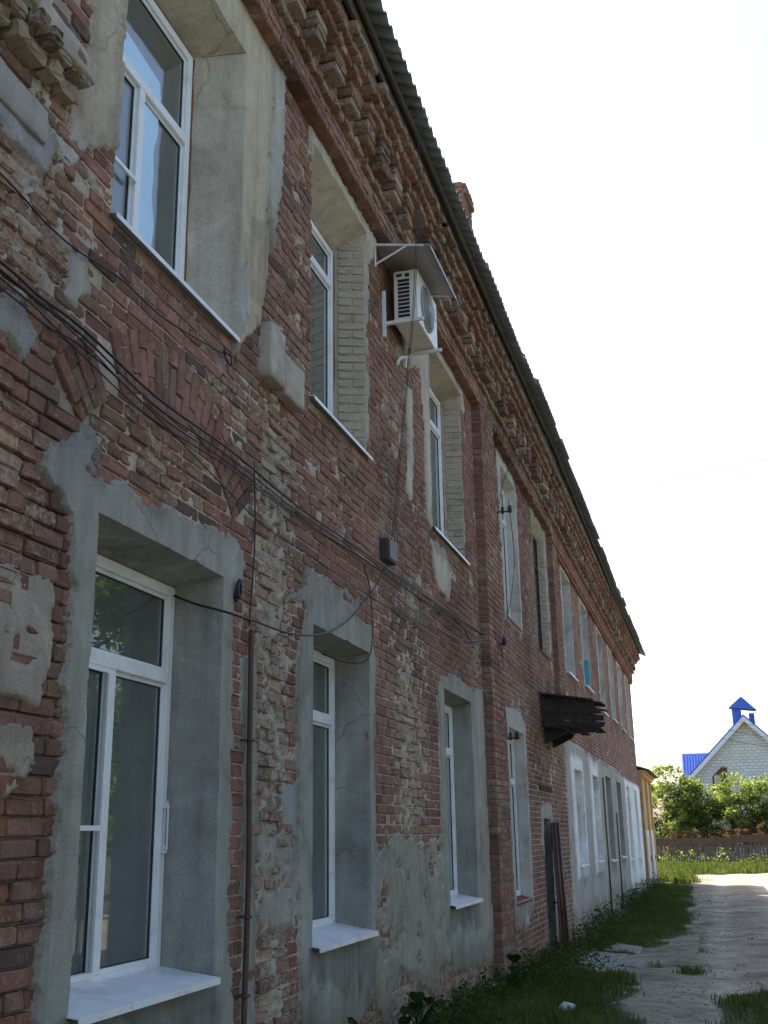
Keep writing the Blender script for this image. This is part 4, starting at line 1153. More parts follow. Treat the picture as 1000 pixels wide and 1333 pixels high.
for a0, a1, b0, b1 in ((.02, .98, .01, .05), (.02, .98, .95, .99), (.90, .98, .05, .95), (.02, .10, .05, .95)):
    def bl(u, v, n):
        p0, p1 = door_pt(u, 0, n), door_pt(u, 1, n); return p0.lerp(p1, v)
    t.add([bl(u, v, n) for n in (.022, .04) for u, v in ((a0, b0), (a1, b0), (a1, b1), (a0, b1))], [(3, 2, 1, 0), (4, 5, 6, 7), (0, 1, 5, 4), (1, 2, 6, 5), (2, 3, 7, 6), (3, 0, 4, 7)])
o = t.build('door_rail', M['dark_pipe']); under(o, door)
for x0_, x1_, r_ in ((.215, .165, .036), (.275, .22, .022)):
    t = MB(); t.tube([(x0_, 18.66, .08), (.5 * (x0_ + x1_), 18.63, 1.15), (x1_, 18.60, 2.24)], r_, 12); o = t.build('locking_bar', M['dark_pipe'], smooth=True); under(o, door)
pm = door_pt(.93, 0, 0).lerp(door_pt(.93, 1, 0), .42)
t = MB(); t.tube([pm + Vector((-.10, 0, 0)), pm + Vector((.12, 0, 0))], .012, 8); t.tube([pm + Vector((.12, 0, 0)), pm + Vector((.12, .11, 0))], .011, 8); t.tube([pm + Vector((.04, -.07, -.13)), pm + Vector((.09, -.07, -.13))], .03, 10)
o = t.build('handle', M['steel']); under(o, door)
lt = MB(); lt.box(-.02, .022, 18.2, 19.55, 2.74, 2.83); o = lt.build('recess_shade_strip', M['old_wood'], bevel=.006); under(o, building)  # dark strip in place of a recess, its shade put into the colour

# ------------------------------------------------------------------ plank canopy over the side door
canopy = empty('plank_canopy', (.5, 19.4, 3.7))
tag(canopy, 'dark rotten plank canopy jutting from the brick wall above the brown metal door', 'canopy')
def plank(x0, x1, za0, za1, zb0, zb1, y0, y1, seed, jag=.018):
    """side board from the wall (x0) to a jagged tip (x1)"""
    r = random.Random(seed); V = []; F = []; n = 10
    for i in range(n + 1):
        t = i / n; x = x0 + (x1 - x0) * t
        lo = za0 + (zb0 - za0) * t + r.gauss(0, .006); hi = za1 + (zb1 - za1) * t + r.gauss(0, .006)
        if i == n: lo += r.uniform(0, .03); hi -= r.uniform(0, .04)
        xx = [x + (r.uniform(-jag, jag) if i == n else 0) for _ in range(2)]
        V += [(xx[0], y0 + r.gauss(0, .003), lo), (xx[1], y0 + r.gauss(0, .003), hi), (xx[1], y1, hi), (xx[0], y1, lo)]
    for i in range(n):
        for k in range(4):
            F.append((i * 4 + k, i * 4 + (k + 1) % 4, (i + 1) * 4 + (k + 1) % 4, (i + 1) * 4 + k))
    F += [(3, 2, 1, 0), tuple(n * 4 + k for k in range(4))]
    mb = MB(); mb.add(V, F); o = mb.build('plank', M['old_wood']); under(o, canopy)
zl = [3.80, 3.93, 4.06, 4.20, 4.34]; zr = [3.735, 3.85, 3.965, 4.08, 4.19]; tip = [1.06, 1.05, 1.01, .90]
for k in range(4):
    plank(.02, tip[k], zl[k] + .004, zl[k + 1] - .004, zr[k] + .003, zr[k + 1] - .003, 18.80 + random.gauss(0, .012), 18.85, k)
for k in range(11):     # roof boards
    a = 18.72 + k * .165; t_ = random.uniform(.82, 1.08) if k else .9
    mb = MB(); dz = random.gauss(0, .008); x1 = t_
    mb.add([(.02, a, 4.345 + dz), (x1, a, 4.345 - .17 * x1 + dz), (x1 + random.uniform(-.06, .06), a + .15, 4.345 - .17 * x1 + dz), (.02, a + .15, 4.345 + dz), (.02, a, 4.375 + dz), (x1, a, 4.375 - .17 * x1 + dz), (x1, a + .15, 4.375 - .17 * x1 + dz), (.02, a + .15, 4.375 + dz)],
           [(3, 2, 1, 0), (4, 5, 6, 7), (0, 1, 5, 4), (1, 2, 6, 5), (2, 3, 7, 6), (3, 0, 4, 7)])
    o = mb.build('plank', M['old_wood']); under(o, canopy)
for k in range(6):     # sagging soffit boards
    mb = MB(); x0 = .04 + k * .16; dz = random.gauss(0, .015)
    mb.box(x0, x0 + .145, 18.87, 20.4 - (.5 if k > 3 else 0), 3.80 - .065 * x0 + dz, 3.822 - .065 * x0 + dz)
    o = mb.build('plank', M['old_wood']); under(o, canopy)
for yy in (19.0, 20.0):
    mb = MB(); mb.prism([(.02, 3.53), (.02, 3.78), (.42, 3.76), (.36, 3.69)], 'y', yy, yy + .09); o = mb.build('bracket', M['old_wood']); under(o, canopy)

# ------------------------------------------------------------------ pipes
t = MB(); t.tube(spline([(.045, 6.20, 3.29), (.045, 6.205, 2.9), (.05, 6.20, 2.4), (.052, 6.215, 1.9), (.05, 6.205, 1.4), (.05, 6.19, 1.0), (.05, 6.18, .3)], 6), .017, 10)
conduit = t.build('wall_conduit', M['rust_pipe'], smooth=True)
tag(conduit, 'thin red-brown vertical pipe on the wall between the two nearest ground-floor windows', 'pipe')
def strap(z, y, parent):
    mb = MB(); mb.tube([(.0, y - .03, z), (.06, y - .03, z), (.078, y, z), (.06, y + .03, z), (.0, y + .03, z)], .006, 5)
    o = mb.build('strap', M['steel']); under(o, parent)
for z, y in ((2.62, 6.203), (1.62, 6.208), (1.2, 6.197)): strap(z, y, conduit)
for y, z0, z1, wh in ((28.72, -.05, 3.4, 'nearer'), (32.1, .2, 2.6, 'farther')):
    t = MB(); t.tube([(.06, y, z1), (.06, y + .05, (z0 + z1) / 2), (.06, y, z0)], .022, 8)
    o = t.build('drain_pipe', M['dark_pipe'], smooth=True)
    tag(o, 'thin rusty downpipe on the grey plastered stretch, the %s of two' % wh, 'pipe', 'rusty downpipes')

# ------------------------------------------------------------------ air conditioner, its hood, the boxes on the wall
ac = empty('air_conditioner', (.2, 9.9, 6.9)); tag(ac, 'cream outdoor air conditioner unit bracketed to the upper brick wall', 'air conditioner')
AX0, AX1, AY0, AY1, AZ0, AZ1 = .10, .35, 9.49, 10.30, 6.93, 7.50
t = MB(); t.box(AX0, AX1, AY0, AY1, AZ0, AZ1); o = t.build('casing', M['ac_white'], bevel=.012); under(o, ac)
casing = o
for k in range(10):
    z = AZ0 + .055 + k * .043
    t = MB(); t.box(AX0 + .045, AX0 + .165, AY0 - .003, AY0 + .01, z, z + .03)
    o = t.build('louvre_slot', M['ac_dark']); under(o, casing)
    t = MB(); t.prism([(AY0 - .012, z + .026), (AY0 - .003, z + .034), (AY0 - .003, z + .030)], 'x', AX0 + .045, AX0 + .165)
    o = t.build('louvre', M['ac_white']); under(o, casing)
t = MB(); t.box(AX0 + .03, AX0 + .09, AY0 - .004, AY0 + .005, AZ1 - .065, AZ1 - .035); t.box(AX0 + .12, AX0 + .165, AY0 - .004, AY0 + .005, AZ1 - .075, AZ1 - .035); o = t.build('side_recess', M['ac_dark']); under(o, casing)
cyf, czf = AY0 + .36, (AZ0 + AZ1) / 2
t = MB(); t.tube([(AX1 + .001, cyf, czf), (AX1 + .004, cyf, czf)], .232, 40); o = t.build('fan_opening', M['ac_dark']); under(o, casing)
t = MB()
for r_ in np.linspace(.03, .235, 9):
    ring = [(AX1 + .012 + .018 * (1 - (r_ / .235) ** 2), cyf + r_ * math.cos(a), czf + r_ * math.sin(a)) for a in np.linspace(0, 2 * math.pi, 33)]
    t.tube(ring, .0045 if r_ < .23 else .009, 5, False)
for a in np.linspace(0, 2 * math.pi, 9)[:-1]:
    t.tube([(AX1 + .03, cyf, czf), (AX1 + .011, cyf + .235 * math.cos(a), czf + .235 * math.sin(a))], .005, 5)
t.tube([(AX1 + .02, cyf, czf), (AX1 + .036, cyf, czf)], .035, 16)
o = t.build('fan_grille', M['ac_grey']); under(o, casing)
t = MB()
for k, (a, b) in enumerate(((0, .10), (.03, .09), (0, .11))):
    t.box(AX1, AX1 + .002, AY0 + .64 + a, AY0 + .64 + b, AZ1 - .14 - k * .05, AZ1 - .11 - k * .05)
o = t.build('faded_print', M['pink_print']); under(o, casing)
for yy in (AY0 - .09, AY1 - .14):
    t = MB(); t.prism([(.002, 6.76), (.037, 6.76), (.037, 6.885), (.42, 6.885), (.42, 6.92), (.037, 6.92), (.037, 7.26), (.002, 7.26)], 'y', yy, yy + .03)
    o = t.build('bracket', M['white_sheet'], bevel=.003); under(o, ac)
t = MB(); t.tube(spline([(.05, 10.25, 7.0), (.09, 10.1, 6.84), (.06, 9.85, 6.72), (.05, 9.75, 6.6)], 6), .018, 8); o = t.build('hose', M['curtain'], smooth=True); under(o, ac)
hood = empty('metal_hood', (.25, 9.6, 7.6)); tag(hood, 'grey sheet metal rain hood on white brackets above the air conditioner', 'hood')
t = MB(); t.prism([(.0, 7.655), (.57, 7.545), (.575, 7.505), (.571, 7.505), (.566, 7.540), (.0, 7.650)], 'y', 9.15, 10.30)
M['zinc'] = mat_simple('grey_sheet_metal', (.36, .36, .35), .45, .12, 4, .1, .003, .5)
o = t.build('sheet', M['zinc']); under(o, hood)
for yy in (9.155, 10.25):
    t = MB(); t.tube([(.012, yy, 7.64), (.012, yy, 7.40)], .011, 6); t.tube([(.012, yy, 7.637), (.50, yy, 7.547)], .011, 6); t.tube([(.012, yy, 7.42), (.33, yy, 7.572)], .010, 6)
    o = t.build('bracket', M['pvc']); under(o, hood)
jb = empty('junction_box', (.05, 9.34, 4.55)); tag(jb, 'small dark grey junction box hanging on the brick wall where cables meet', 'junction box')
t = MB(); t.box(.005, .085, 9.20, 9.48, 4.46, 4.66); M['dark_grey'] = mat_simple('dark_grey_plastic', (.045, .05, .055), .5, .15); o = t.build('box_body', M['dark_grey'], bevel=.008); under(o, jb)
t = MB(); t.box(.086, .094, 9.215, 9.465, 4.475, 4.645); o = t.build('lid', M['dark_grey'], bevel=.003); under(o, jb)
t = MB()
for a in np.linspace(0, 2 * math.pi, 25)[:-1]: pass
ring = [(.045 + .012 * math.sin(a), 5.985 + .030 * math.cos(a), 3.50 + .062 * math.sin(a)) for a in np.linspace(0, 2 * math.pi, 25)]
t.tube(ring, .010, 7, False); ring2 = [(.055, 5.985 + .022 * math.cos(a), 3.50 + .048 * math.sin(a)) for a in np.linspace(.4, 2 * math.pi, 20)]; t.tube(ring2, .008, 6)
o = t.build('cable_coil', M['black_cable'], smooth=True); tag(o, 'small coil of black cable on the grey plaster right of the nearest lower window', 'cable coil')
t = MB()
for k in range(3):
    t.tube(spline([(.03, 5.72 + random.gauss(0, .02), 4.98 + random.gauss(0, .02)) for _ in range(2)] + [(.04 + random.random() * .03, 5.75 + random.gauss(0, .05), 4.93 + random.gauss(0, .03)) for _ in range(3)], 5), .005, 5)
o = t.build('cable_end', M['black_cable'], smooth=True); tag(o, 'frayed black cable end under the sill of the nearest upper window', 'cable')

# ------------------------------------------------------------------ cables
def cable(name, pts, r, mat, label, sag=0):
    t = MB(); t.tube(spline(pts, 8), r, 6); o = t.build(name, M[mat], smooth=True)
    tag(o, label, 'cable', 'cables on the brick wall'); return o
BUN = [(2.4, 4.36), (3.45, 4.353), (3.73, 4.351), (4.08, 4.338), (4.80, 4.281), (5.79, 4.314), (6.99, 4.297), (8.66, 4.348), (10.84, 4.398), (13.70, 4.52)]
def off(pts, x, dy, dz, k=1.0, mid=0.0):
    n = len(pts)
    return [(x + .012 * math.sin(i * 1.7 + k), p[0], p[1] + dz * math.sin(math.pi * i / (n - 1)) + mid * math.sin(2 * math.pi * i / (n - 1)) + .006 * math.sin(i * 2.3 + k)) for i, p in enumerate(pts)]
cable('wall_cable', off(BUN, .070, 0, .012, 1), .0075, 'black_cable', 'thick black cable, topmost of the bundle sweeping across the wall between storeys')
cable('wall_cable', off(BUN, .062, 0, -.028, 2), .0055, 'black_cable', 'black cable second from top in the bundle sweeping across the wall')
cable('wall_cable', off(BUN, .055, 0, -.060, 3, .012), .0042, 'black_cable', 'thin black cable third from top in the bundle sweeping across the wall')
cable('wall_cable', off(BUN, .050, 0, -.095, 4, -.01), .0042, 'black_cable', 'thin black cable lowest in the bundle sweeping across the wall')
B2_ = [(2.4, 4.25), (3.48, 4.262), (3.82, 4.263), (4.14, 4.274), (4.74, 4.216), (5.29, 4.147), (5.82, 4.079), (6.38, 4.009), (7.18, 4.01), (8.68, 4.017), (10.85, 4.134), (13.70, 4.46)]
cable('wall_cable', off(B2_, .05, 0, 0, 1), .0042, 'black_cable', 'single thin cable sagging below the main bundle across the wall')
cable('wall_cable', [(.05, 8.0, 4.33), (.05, 9.3, 4.20), (.05, 11.2, 4.17), (.05, 12.6, 4.27), (.06, 13.72, 4.46)], .006, 'grey_cable', 'grey cable sagging towards the brick pilaster below the small upper window')
cable('wall_cable', [(.05, 9.4, 4.10), (.05, 10.8, 4.05), (.05, 12.3, 4.16), (.06, 13.72, 4.43)], .0055, 'grey_cable', 'lower grey cable sagging towards the brick pilaster')
cable('wall_cable', [(.04, 11.3, 4.36), (.05, 12.0, 4.43), (.05, 12.5, 4.40), (.05, 13.1, 4.30), (.06, 13.7, 4.48)], .008, 'black_cable', 'short black cable under the beige plaster patch by the pilaster')
cable('wall_cable', [(.03, 2.6, 4.80), (.03, 3.43, 4.788), (.03, 3.78, 4.751), (.03, 4.04, 4.756), (.03, 4.47, 4.817), (.03, 4.94, 4.822), (.03, 5.70, 4.946)], .005, 'black_cable', 'thin cable running up to the sill of the nearest upper window')
cable('wall_cable', [(-.24, 5.70, 3.43), (-.12, 5.735, 3.38), (.0, 5.77, 3.345), (.075, 5.84, 3.325), (.10, 6.10, 3.329), (.10, 6.75, 3.359), (.10, 7.37, 3.463), (.08, 8.0, 3.672), (.06, 8.75, 4.06), (.06, 9.2, 4.40)], .008, 'black_cable', 'black cable hanging in a loop from the nearest lower window across the next one')
cable('wall_cable', [(.05, 8.55, 4.25), (.06, 8.70, 4.05), (.06, 8.74, 3.66), (.02, 8.70, 3.47), (-.1, 8.5, 3.43), (-.2, 8.2, 3.46)], .005, 'black_cable', 'thin cable dropping into the top of the second lower window')
cable('wall_cable', [(.60, 8.66, 8.72), (.60, 8.60, 7.87), (.60, 8.43, 7.04), (.46, 8.78, 6.55), (.22, 9.14, 5.40), (.09, 9.30, 4.66)], .0036, 'black_cable', 'black cable dropping from the eaves past the air conditioner to the junction box')
cable('wall_cable', [(.60, 8.74, 8.72), (.60, 8.68, 7.87), (.60, 8.49, 7.04), (.45, 8.86, 6.55), (.21, 9.22, 5.40), (.09, 9.38, 4.66)], .003, 'black_cable', 'second thin cable beside the one dropping from the eaves to the junction box')
cable('wall_cable', [(.02, 6.25, 4.42), (.022, 6.28, 3.9), (.03, 6.20, 3.32)], .005, 'black_cable', 'thin cable running down into the top of the red-brown wall pipe')
cable('wall_cable', [(.40, 17.2, 8.35), (.14, 15.9, 7.5), (.03, 15.35, 6.6), (.03, 15.06, 5.485), (.03, 14.99, 4.699), (.03, 15.16, 3.97), (.03, 15.29, 3.33)], .006, 'black_cable', 'cable dropping down the wall just right of the pilaster')
cable('wall_cable', [(.04, 14.8, 4.62), (.03, 15.24, 4.521), (.03, 16.86, 4.408), (.03, 19.31, 4.393), (.03, 22.5, 4.374)], .007, 'grey_cable', 'grey cable running from the pilaster to the plank canopy')
cable('wall_cable', [(.04, 16.3, 7.1), (.04, 16.6, 6.3), (.04, 16.2, 5.6), (.04, 15.1, 4.6)], .006, 'black_cable', 'cable slanting across the white-framed upper window beyond the pilaster')
def bracket(y, z, L, label, tilt=.0):
    b = empty('insulator_bracket', (0, y, z)); tag(b, label, 'bracket')
    t = MB(); t.tube([(-.02, y, z), (L * .5, y + .02, z + tilt), (L, y + .03, z + tilt)], .013, 6); o = t.build('rod', M['steel']); under(o, b)
    t = MB(); t.tube([(L, y + .03, z + tilt - .02), (L, y + .03, z + tilt + .05), (L, y + .03, z + tilt + .09)], [.030, .034, .018], 10); o = t.build('insulator', M['dark_grey'], smooth=True); under(o, b)
    t = MB(); t.tube([(L * .55, y + .02, z + tilt - .03), (L * .55, y + .02, z + tilt + .07)], .024, 8); o = t.build('insulator', M['dark_grey'], smooth=True); under(o, b)
bracket(15.15, 6.58, .24, 'dark insulator bracket beside the white-framed upper window beyond the pilaster')
bracket(15.05, 3.30, .20, 'dark iron bracket beside the white-framed ground-floor window beyond the pilaster', .02)
bracket(14.45, 4.52, .19, 'dark bracket on the pilaster where the wall cables end')
t = MB(); t.tube(spline([(.24, 15.18, 6.63), (2.08, 15.59, 6.915), (3.92, 16, 7.24), (7.5, 16.8, 7.93), (14, 18.2, 9.3)], 10), .0032, 5)
o = t.build('overhead_wire', M['grey_cable']); tag(o, 'thin overhead wire stretched from the wall bracket across the pale sky', 'wire')
for k, (a, b, wh) in enumerate((((4.0, 7.52), (5.71, 7.13), 'top'), ((3.4, 7.15), (5.66, 6.63), 'middle'), ((3.2, 6.68), (5.61, 6.17), 'lowest'))):
    d = ((b[0] - a[0]), (b[1] - a[1]))
    t = MB(); t.tube(spline([(a[0] - d[0] * 1.9, 60, a[1] - d[1] * .9 ), (a[0], 60, a[1]), (b[0], 60, b[1]), (b[0] + d[0] * 4, 60, b[1] + d[1] * 3)], 10), .010, 5)
    o = t.build('overhead_wire', M['black_cable']); tag(o, 'thin overhead wire in front of the white gable, the %s of three' % wh, 'wire', 'wires before the far house')

# ------------------------------------------------------------------ low ochre annex at the end of the building
annex = empty('annex', (-3, 47, 0)); tag(annex, 'low ochre plastered annex with white doors at the far end of the brick building', 'building')
A0, A1, AX, AZ = 43.72, 50.3, .06, 4.35
t = MB(); t.box(-7, AX, A0, A1, -.3, AZ); o = t.build('wall', M['ochre']); under(o, annex)
for yy in (A0 + .02, A0 + 3.2, A1 - .5):
    t = MB(); t.box(AX, AX + .07, yy, yy + .45, -.3, AZ - .22); o = t.build('pilaster_strip', M['ochre'], bevel=.01); under(o, annex)
t = MB(); t.box(AX, AX + .14, A0, A1 + .1, AZ - .22, AZ - .08); t.box(AX, AX + .22, A0, A1 + .15, AZ - .08, AZ + .003); o = t.build('cornice', M['ochre'], bevel=.01); under(o, annex)
t = MB(); t.prism([(AX + .38, AZ - .04), (AX + .38, AZ + .02), (-3.4, AZ + 1.25), (-7.3, AZ + .02), (-7.3, AZ - .04), (-3.4, AZ + 1.19)], 'y', A0 - .02, A1 + .3); o = t.build('roof', M['gutter']); under(o, annex)
for a, b in ((44.4, 45.25), (45.35, 46.2), (47.6, 48.4), (48.5, 49.3)):
    t = MB(); t.box(AX + .004, AX + .05, a, b, .02, 2.15); d = t.build('door', M['white_paint'], bevel=.008); under(d, annex)
    t = MB(); t.box(AX + .05, AX + .066, a + .12, b - .12, .25, .95); t.box(AX + .05, AX + .066, a + .12, b - .12, 1.15, 1.95); q = t.build('door_panel', M['white_paint'], bevel=.006); under(q, d)
    t = MB(); t.tube([(AX + .07, b - .08, 1.0), (AX + .10, b - .08, 1.0), (AX + .10, b - .08, 1.15), (AX + .07, b - .08, 1.15)], .010, 6); q = t.build('handle', M['steel']); under(q, d)

# ------------------------------------------------------------------ far house with the blue roof
HX, HY, HZ, HE = 5.42, 88.0, 10.27, 5.67       # ridge x, gable plane y, ridge z, eaves z
hw = (HZ - HE) / 1.0
house = empty('blue_roofed_house', (HX, HY + 5, 0)); tag(house, 'white block gabled house with a bright blue metal roof behind the shrubs', 'house')
t = MB(); t.prism([(HX - hw + .5, -.3), (HX + hw - .5, -.3), (HX + hw - .5, HE + .5), (HX, HZ - .15), (HX - hw + .5, HE + .5)], 'y', HY, HY + 11); o = t.build('wall', M['block_wall']); under(o, house)
def slope_slab(sgn, x_r, z_r, x_e, z_e, y0, y1, th, name, mat, ribs=0):
    t = MB(); t.prism([(x_r, z_r), (x_e, z_e), (x_e, z_e - th), (x_r, z_r - th)], 'y', y0, y1); o = t.build(name, mat); under(o, house)
    if ribs:
        r = MB(); L = y1 - y0
        for k in range(ribs):
            yy = y0 + L * (k + .5) / ribs
            r.prism([(x_r, z_r + .005), (x_r, z_r + .05), (x_e, z_e + .05), (x_e, z_e + .005)], 'y', yy - .03, yy + .03)
        q = r.build('roof_rib', mat); under(q, o)
    return o
for s_ in (-1, 1):
    slope_slab(s_, HX, HZ + .22, HX + s_ * (hw + .35), HE - .13, HY - .55, HY + 11.5, .10, 'roof_slope', M['blue_roof'], 34)
    t = MB(); t.prism([(HX, HZ + .11), (HX + s_ * (hw + .33), HE - .22), (HX + s_ * (hw + .33), HE - .60), (HX, HZ - .30)], 'y', HY - .60, HY - .55); o = t.build('bargeboard', M['white_sheet']); under(o, house)
    t = MB(); t.prism([(HX, HZ - .10), (HX + s_ * (hw + .2), HE - .30), (HX + s_ * (hw + .2), HE - .36), (HX, HZ - .16)], 'y', HY - .55, HY); o = t.build('soffit', M['white_sheet']); under(o, house)
# side wing, its roof turned towards the road
t = MB(); t.box(-.9, HX - hw + .8, HY + 3.0, HY + 7.6, -.3, 5.6); o = t.build('wing_wall', M['block_wall']); under(o, house)
t = MB(); t.prism([(HY + 2.6, 5.55), (HY + 2.6, 5.65), (HY + 5.3, 8.12), (HY + 8, 5.65), (HY + 8, 5.55), (HY + 5.3, 8.02)], 'x', .55, HX - 1.6); wr = t.build('wing_roof', M['blue_roof']); under(wr, house)
t = MB()
for xx in np.arange(.62, HX - 1.7, .22):
    t.prism([(HY + 2.6, 5.655), (HY + 2.6, 5.71), (HY + 5.3, 8.18), (HY + 5.3, 8.125)], 'x', xx, xx + .06)
o = t.build('roof_rib', M['blue_roof']); under(o, wr)
# attic window: brown head, beige shutter
ax0, ax1 = 2.75, 3.85
t = MB(); t.prism([(ax0, 4.6), (ax1, 4.6), (ax1, 6.65), (3.5, 6.72), (ax0, 6.05)], 'y', HY - .06, HY + .02); aw = t.build('attic_window', M['brown_panel']); under(aw, house)
t = MB(); t.box(ax0 + .12, 3.35, HY - .10, HY - .06, 4.7, 6.1); o = t.build('shutter', M['beige_panel']); under(o, aw)
# blue clad chimneys with caps
t = MB(); t.box(4.66, 5.34, HY + .9, HY + 1.7, 8.9, 11.12); c = t.build('chimney', M['blue_roof'], bevel=.01); under(c, house)
t = MB(); t.box(5.88, 6.28, HY + 1.0, HY + 1.6, 8.9, 10.72); c2 = t.build('chimney', M['blue_roof'], bevel=.01); under(c2, house)
t = MB(); t.add([(4.46, HY + .6, 11.18), (6.46, HY + .6, 10.92), (6.46, HY + 2.0, 10.92), (4.46, HY + 2.0, 11.18), (5.42, HY + 1.1, 12.02), (5.6, HY + 1.5, 11.95)], [(3, 2, 1, 0), (0, 1, 4), (1, 2, 5, 4), (2, 3, 5), (3, 0, 4, 5)]); q = t.build('cap', M['blue_roof']); under(q, c)
for xx in (4.72, 5.28):
    t = MB(); t.box(xx - .03, xx + .03, HY + 1.2, HY + 1.26, 11.0, 11.2); q = t.build('cap_post', M['blue_roof']); under(q, c)

# ------------------------------------------------------------------ plank fence along the far road
fence = empty('plank_fence', (4, 76, 0)); tag(fence, 'weathered grey plank fence with rust-red top boards beyond the sunlit road', 'fence')
pl_lib = []
for v in range(5):
    r = random.Random(v); w_ = r.uniform(.12, .15); h_ = r.uniform(1.15, 1.32)
    t = MB(); t.prism([(0, 0), (w_, 0), (w_, h_ - r.uniform(0, .04)), (w_ * .5, h_ + .01), (0, h_ - r.uniform(0, .04))], 'y', -.012, .012); pl_lib.append(t.mesh('plank', M['fence']))
x = -7.0
while x < 17:
    o = bpy.data.objects.new('plank', random.choice(pl_lib)); COL.objects.link(o)
    o.location = (x, 76 + random.gauss(0, .012), random.uniform(-.02, .06)); o.rotation_euler = (random.gauss(0, .02), random.gauss(0, .015), random.gauss(0, .05)); under(o, fence)
    x += random.uniform(.15, .175)
for k in range(9):
    x0 = -7 + k * 2.7; dz = random.gauss(0, .05)
    t = MB(); t.box(x0, x0 + 2.66, 75.93, 75.965, 1.28 + dz, 1.74 + dz + random.gauss(0, .04)); o = t.build('top_board', M['fence_rust']); under(o, fence)
    t = MB(); t.box(x0 - .06, x0 + .06, 76.03, 76.15, -.2, 1.8 + dz); o = t.build('post', M['fence_rust']); under(o, fence)

# ------------------------------------------------------------------ vegetation
def leaf_mesh(name, C, size, rng, mat, flat=.5, parent=None, shade=None, aspect=.55):
    """leaf blades: each a folded diamond of two quads' worth of triangles"""
    n = len(C); C = np.asarray(C)
    th = rng.uniform(0, 2 * np.pi, n); ph = rng.normal(0, flat, n)
    D = np.stack([np.cos(th) * np.cos(ph), np.sin(th) * np.cos(ph), np.sin(ph)], -1)
    S = np.cross(D, rng.normal(0, 1, (n, 3)) * [.5, .5, .3] + [0, 0, 1.0]); S /= np.linalg.norm(S, axis=1, keepdims=True) + 1e-9
    Nn = np.cross(S, D); s = (np.asarray(size) * rng.uniform(.65, 1.3, n))[:, None]
    V = np.stack([C - D * s * .5, C + S * s * aspect * .5 + Nn * s * .08, C + D * s * .5, C - S * s * aspect * .5 + Nn * s * .08], 1).reshape(-1, 3)
    b = np.arange(n)[:, None] * 4
    T = np.concatenate([b + np.array([[0, 1, 2]]), b + np.array([[0, 2, 3]])])
    f = rng.uniform(0, 1, n) if shade is None else np.clip(shade + rng.normal(0, .18, n), 0, 1)
    col = np.repeat(np.repeat(f[:, None], 4, 1), 4, 0)
    o = np_obj(name, V, T=T, col=col, mat=mat, parent=None)
    if parent is not None: under(o, parent)
    return o

def tree(name, base, height, rad, crown_z, label, cat, seed, mat='tree', nleaf=9000, leaf=.16, group=None, nclump=70, trunk_r=.14, squash=1.0, stems=1):
    r = np.random.default_rng(seed); rr = random.Random(seed)
    t = empty(name, base); tag(t, label, cat, group)
    bx, by, bz = base
    wood = MB(); tips = []
    for s in range(stems):
        top = Vector((bx + rr.gauss(0, rad * .3 * (stems > 1)), by + rr.gauss(0, rad * .3 * (stems > 1)), bz + height * .72))
        pts = [Vector((bx + rr.gauss(0, .1), by + rr.gauss(0, .1), bz - .1)), Vector((bx, by, bz)).lerp(top, .4) + Vector((rr.gauss(0, .1), rr.gauss(0, .1), 0)), top]
        pts = spline(pts, 5); wood.tube(pts, [trunk_r * (1 - .75 * i / (len(pts) - 1)) for i in range(len(pts))], 8)
        for k in range(9):
            f = rr.uniform(.3, 1); p = pts[int(f * (len(pts) - 1))]
            a = rr.uniform(0, 6.283); L = rad * rr.uniform(.5, .95)
            q = p + Vector((math.cos(a) * L, math.sin(a) * L, L * rr.uniform(.2, .8)))
            m = p.lerp(q, .5) + Vector((0, 0, -.05 * L))
            wood.tube(spline([p, m, q], 4), [trunk_r * .38 * (1 - .8 * i / 8) for i in range(9)], 6); tips.append(q)
    o = wood.build('trunk', M['bark'], smooth=True); under(o, t)
    cz = bz + (crown_z + height) / 2; hz = (height - crown_z) / 2
    cl = []
    while len(cl) < nclump:
        p = r.uniform(-1, 1, 3)
        d = np.linalg.norm(p)
        if d > 1 or (d < .45 and r.random() < .6): continue
        w_ = 1 + .25 * math.sin(5 * math.atan2(p[1], p[0]) + seed) * (1 - abs(p[2]))
        cl.append([bx + p[0] * rad * w_, by + p[1] * rad * w_ * squash, cz + p[2] * hz * (1 + .15 * math.sin(3 * p[0] + seed))])
    cl = np.array(cl + [list(q) for q in tips])
    cr = r.uniform(.16, .34, len(cl)) * rad
    idx = r.integers(0, len(cl), nleaf)
    d = r.normal(0, 1, (nleaf, 3)); d /= np.linalg.norm(d, axis=1, keepdims=True); d *= (r.uniform(0, 1, nleaf) ** .45)[:, None]
    C = cl[idx] + d * cr[idx][:, None] * [1, 1, .75]
    C = C[C[:, 2] > bz + .12]
    tone = (r.uniform(.15, .85, len(cl)))[idx][:len(C)]
    leaf_mesh('crown', C, leaf, r, M[mat], .6, t, tone)
    return t
G_ = 'shrubs in front of the far house'
tree('leafy_shrub', (-.3, 80.5, 0), 6.5, 2.3, .5, 'tall pale green shrub at the left corner of the far house', 'shrub', 3, 'shrub', 9500, .24, G_, 85, .09, .8, 3)
tree('leafy_shrub', (2.3, 81.5, 0), 5.5, 2.2, .6, 'green shrub under the blue roof edge of the far house', 'shrub', 4, 'shrub', 8000, .22, G_, 75, .09, .8, 3)
tree('leafy_shrub', (4.6, 80.0, 0), 6.0, 2.3, .5, 'broad darker green shrub in front of the white gable', 'shrub', 5, 'shrub', 8500, .22, G_, 75, .10, .8, 3)
tree('leafy_shrub', (7.2, 81.0, 0), 5.8, 2.4, .5, 'green shrub at the right edge in front of the white gable', 'shrub', 8, 'shrub', 8500, .22, G_, 75, .10, .8, 3)
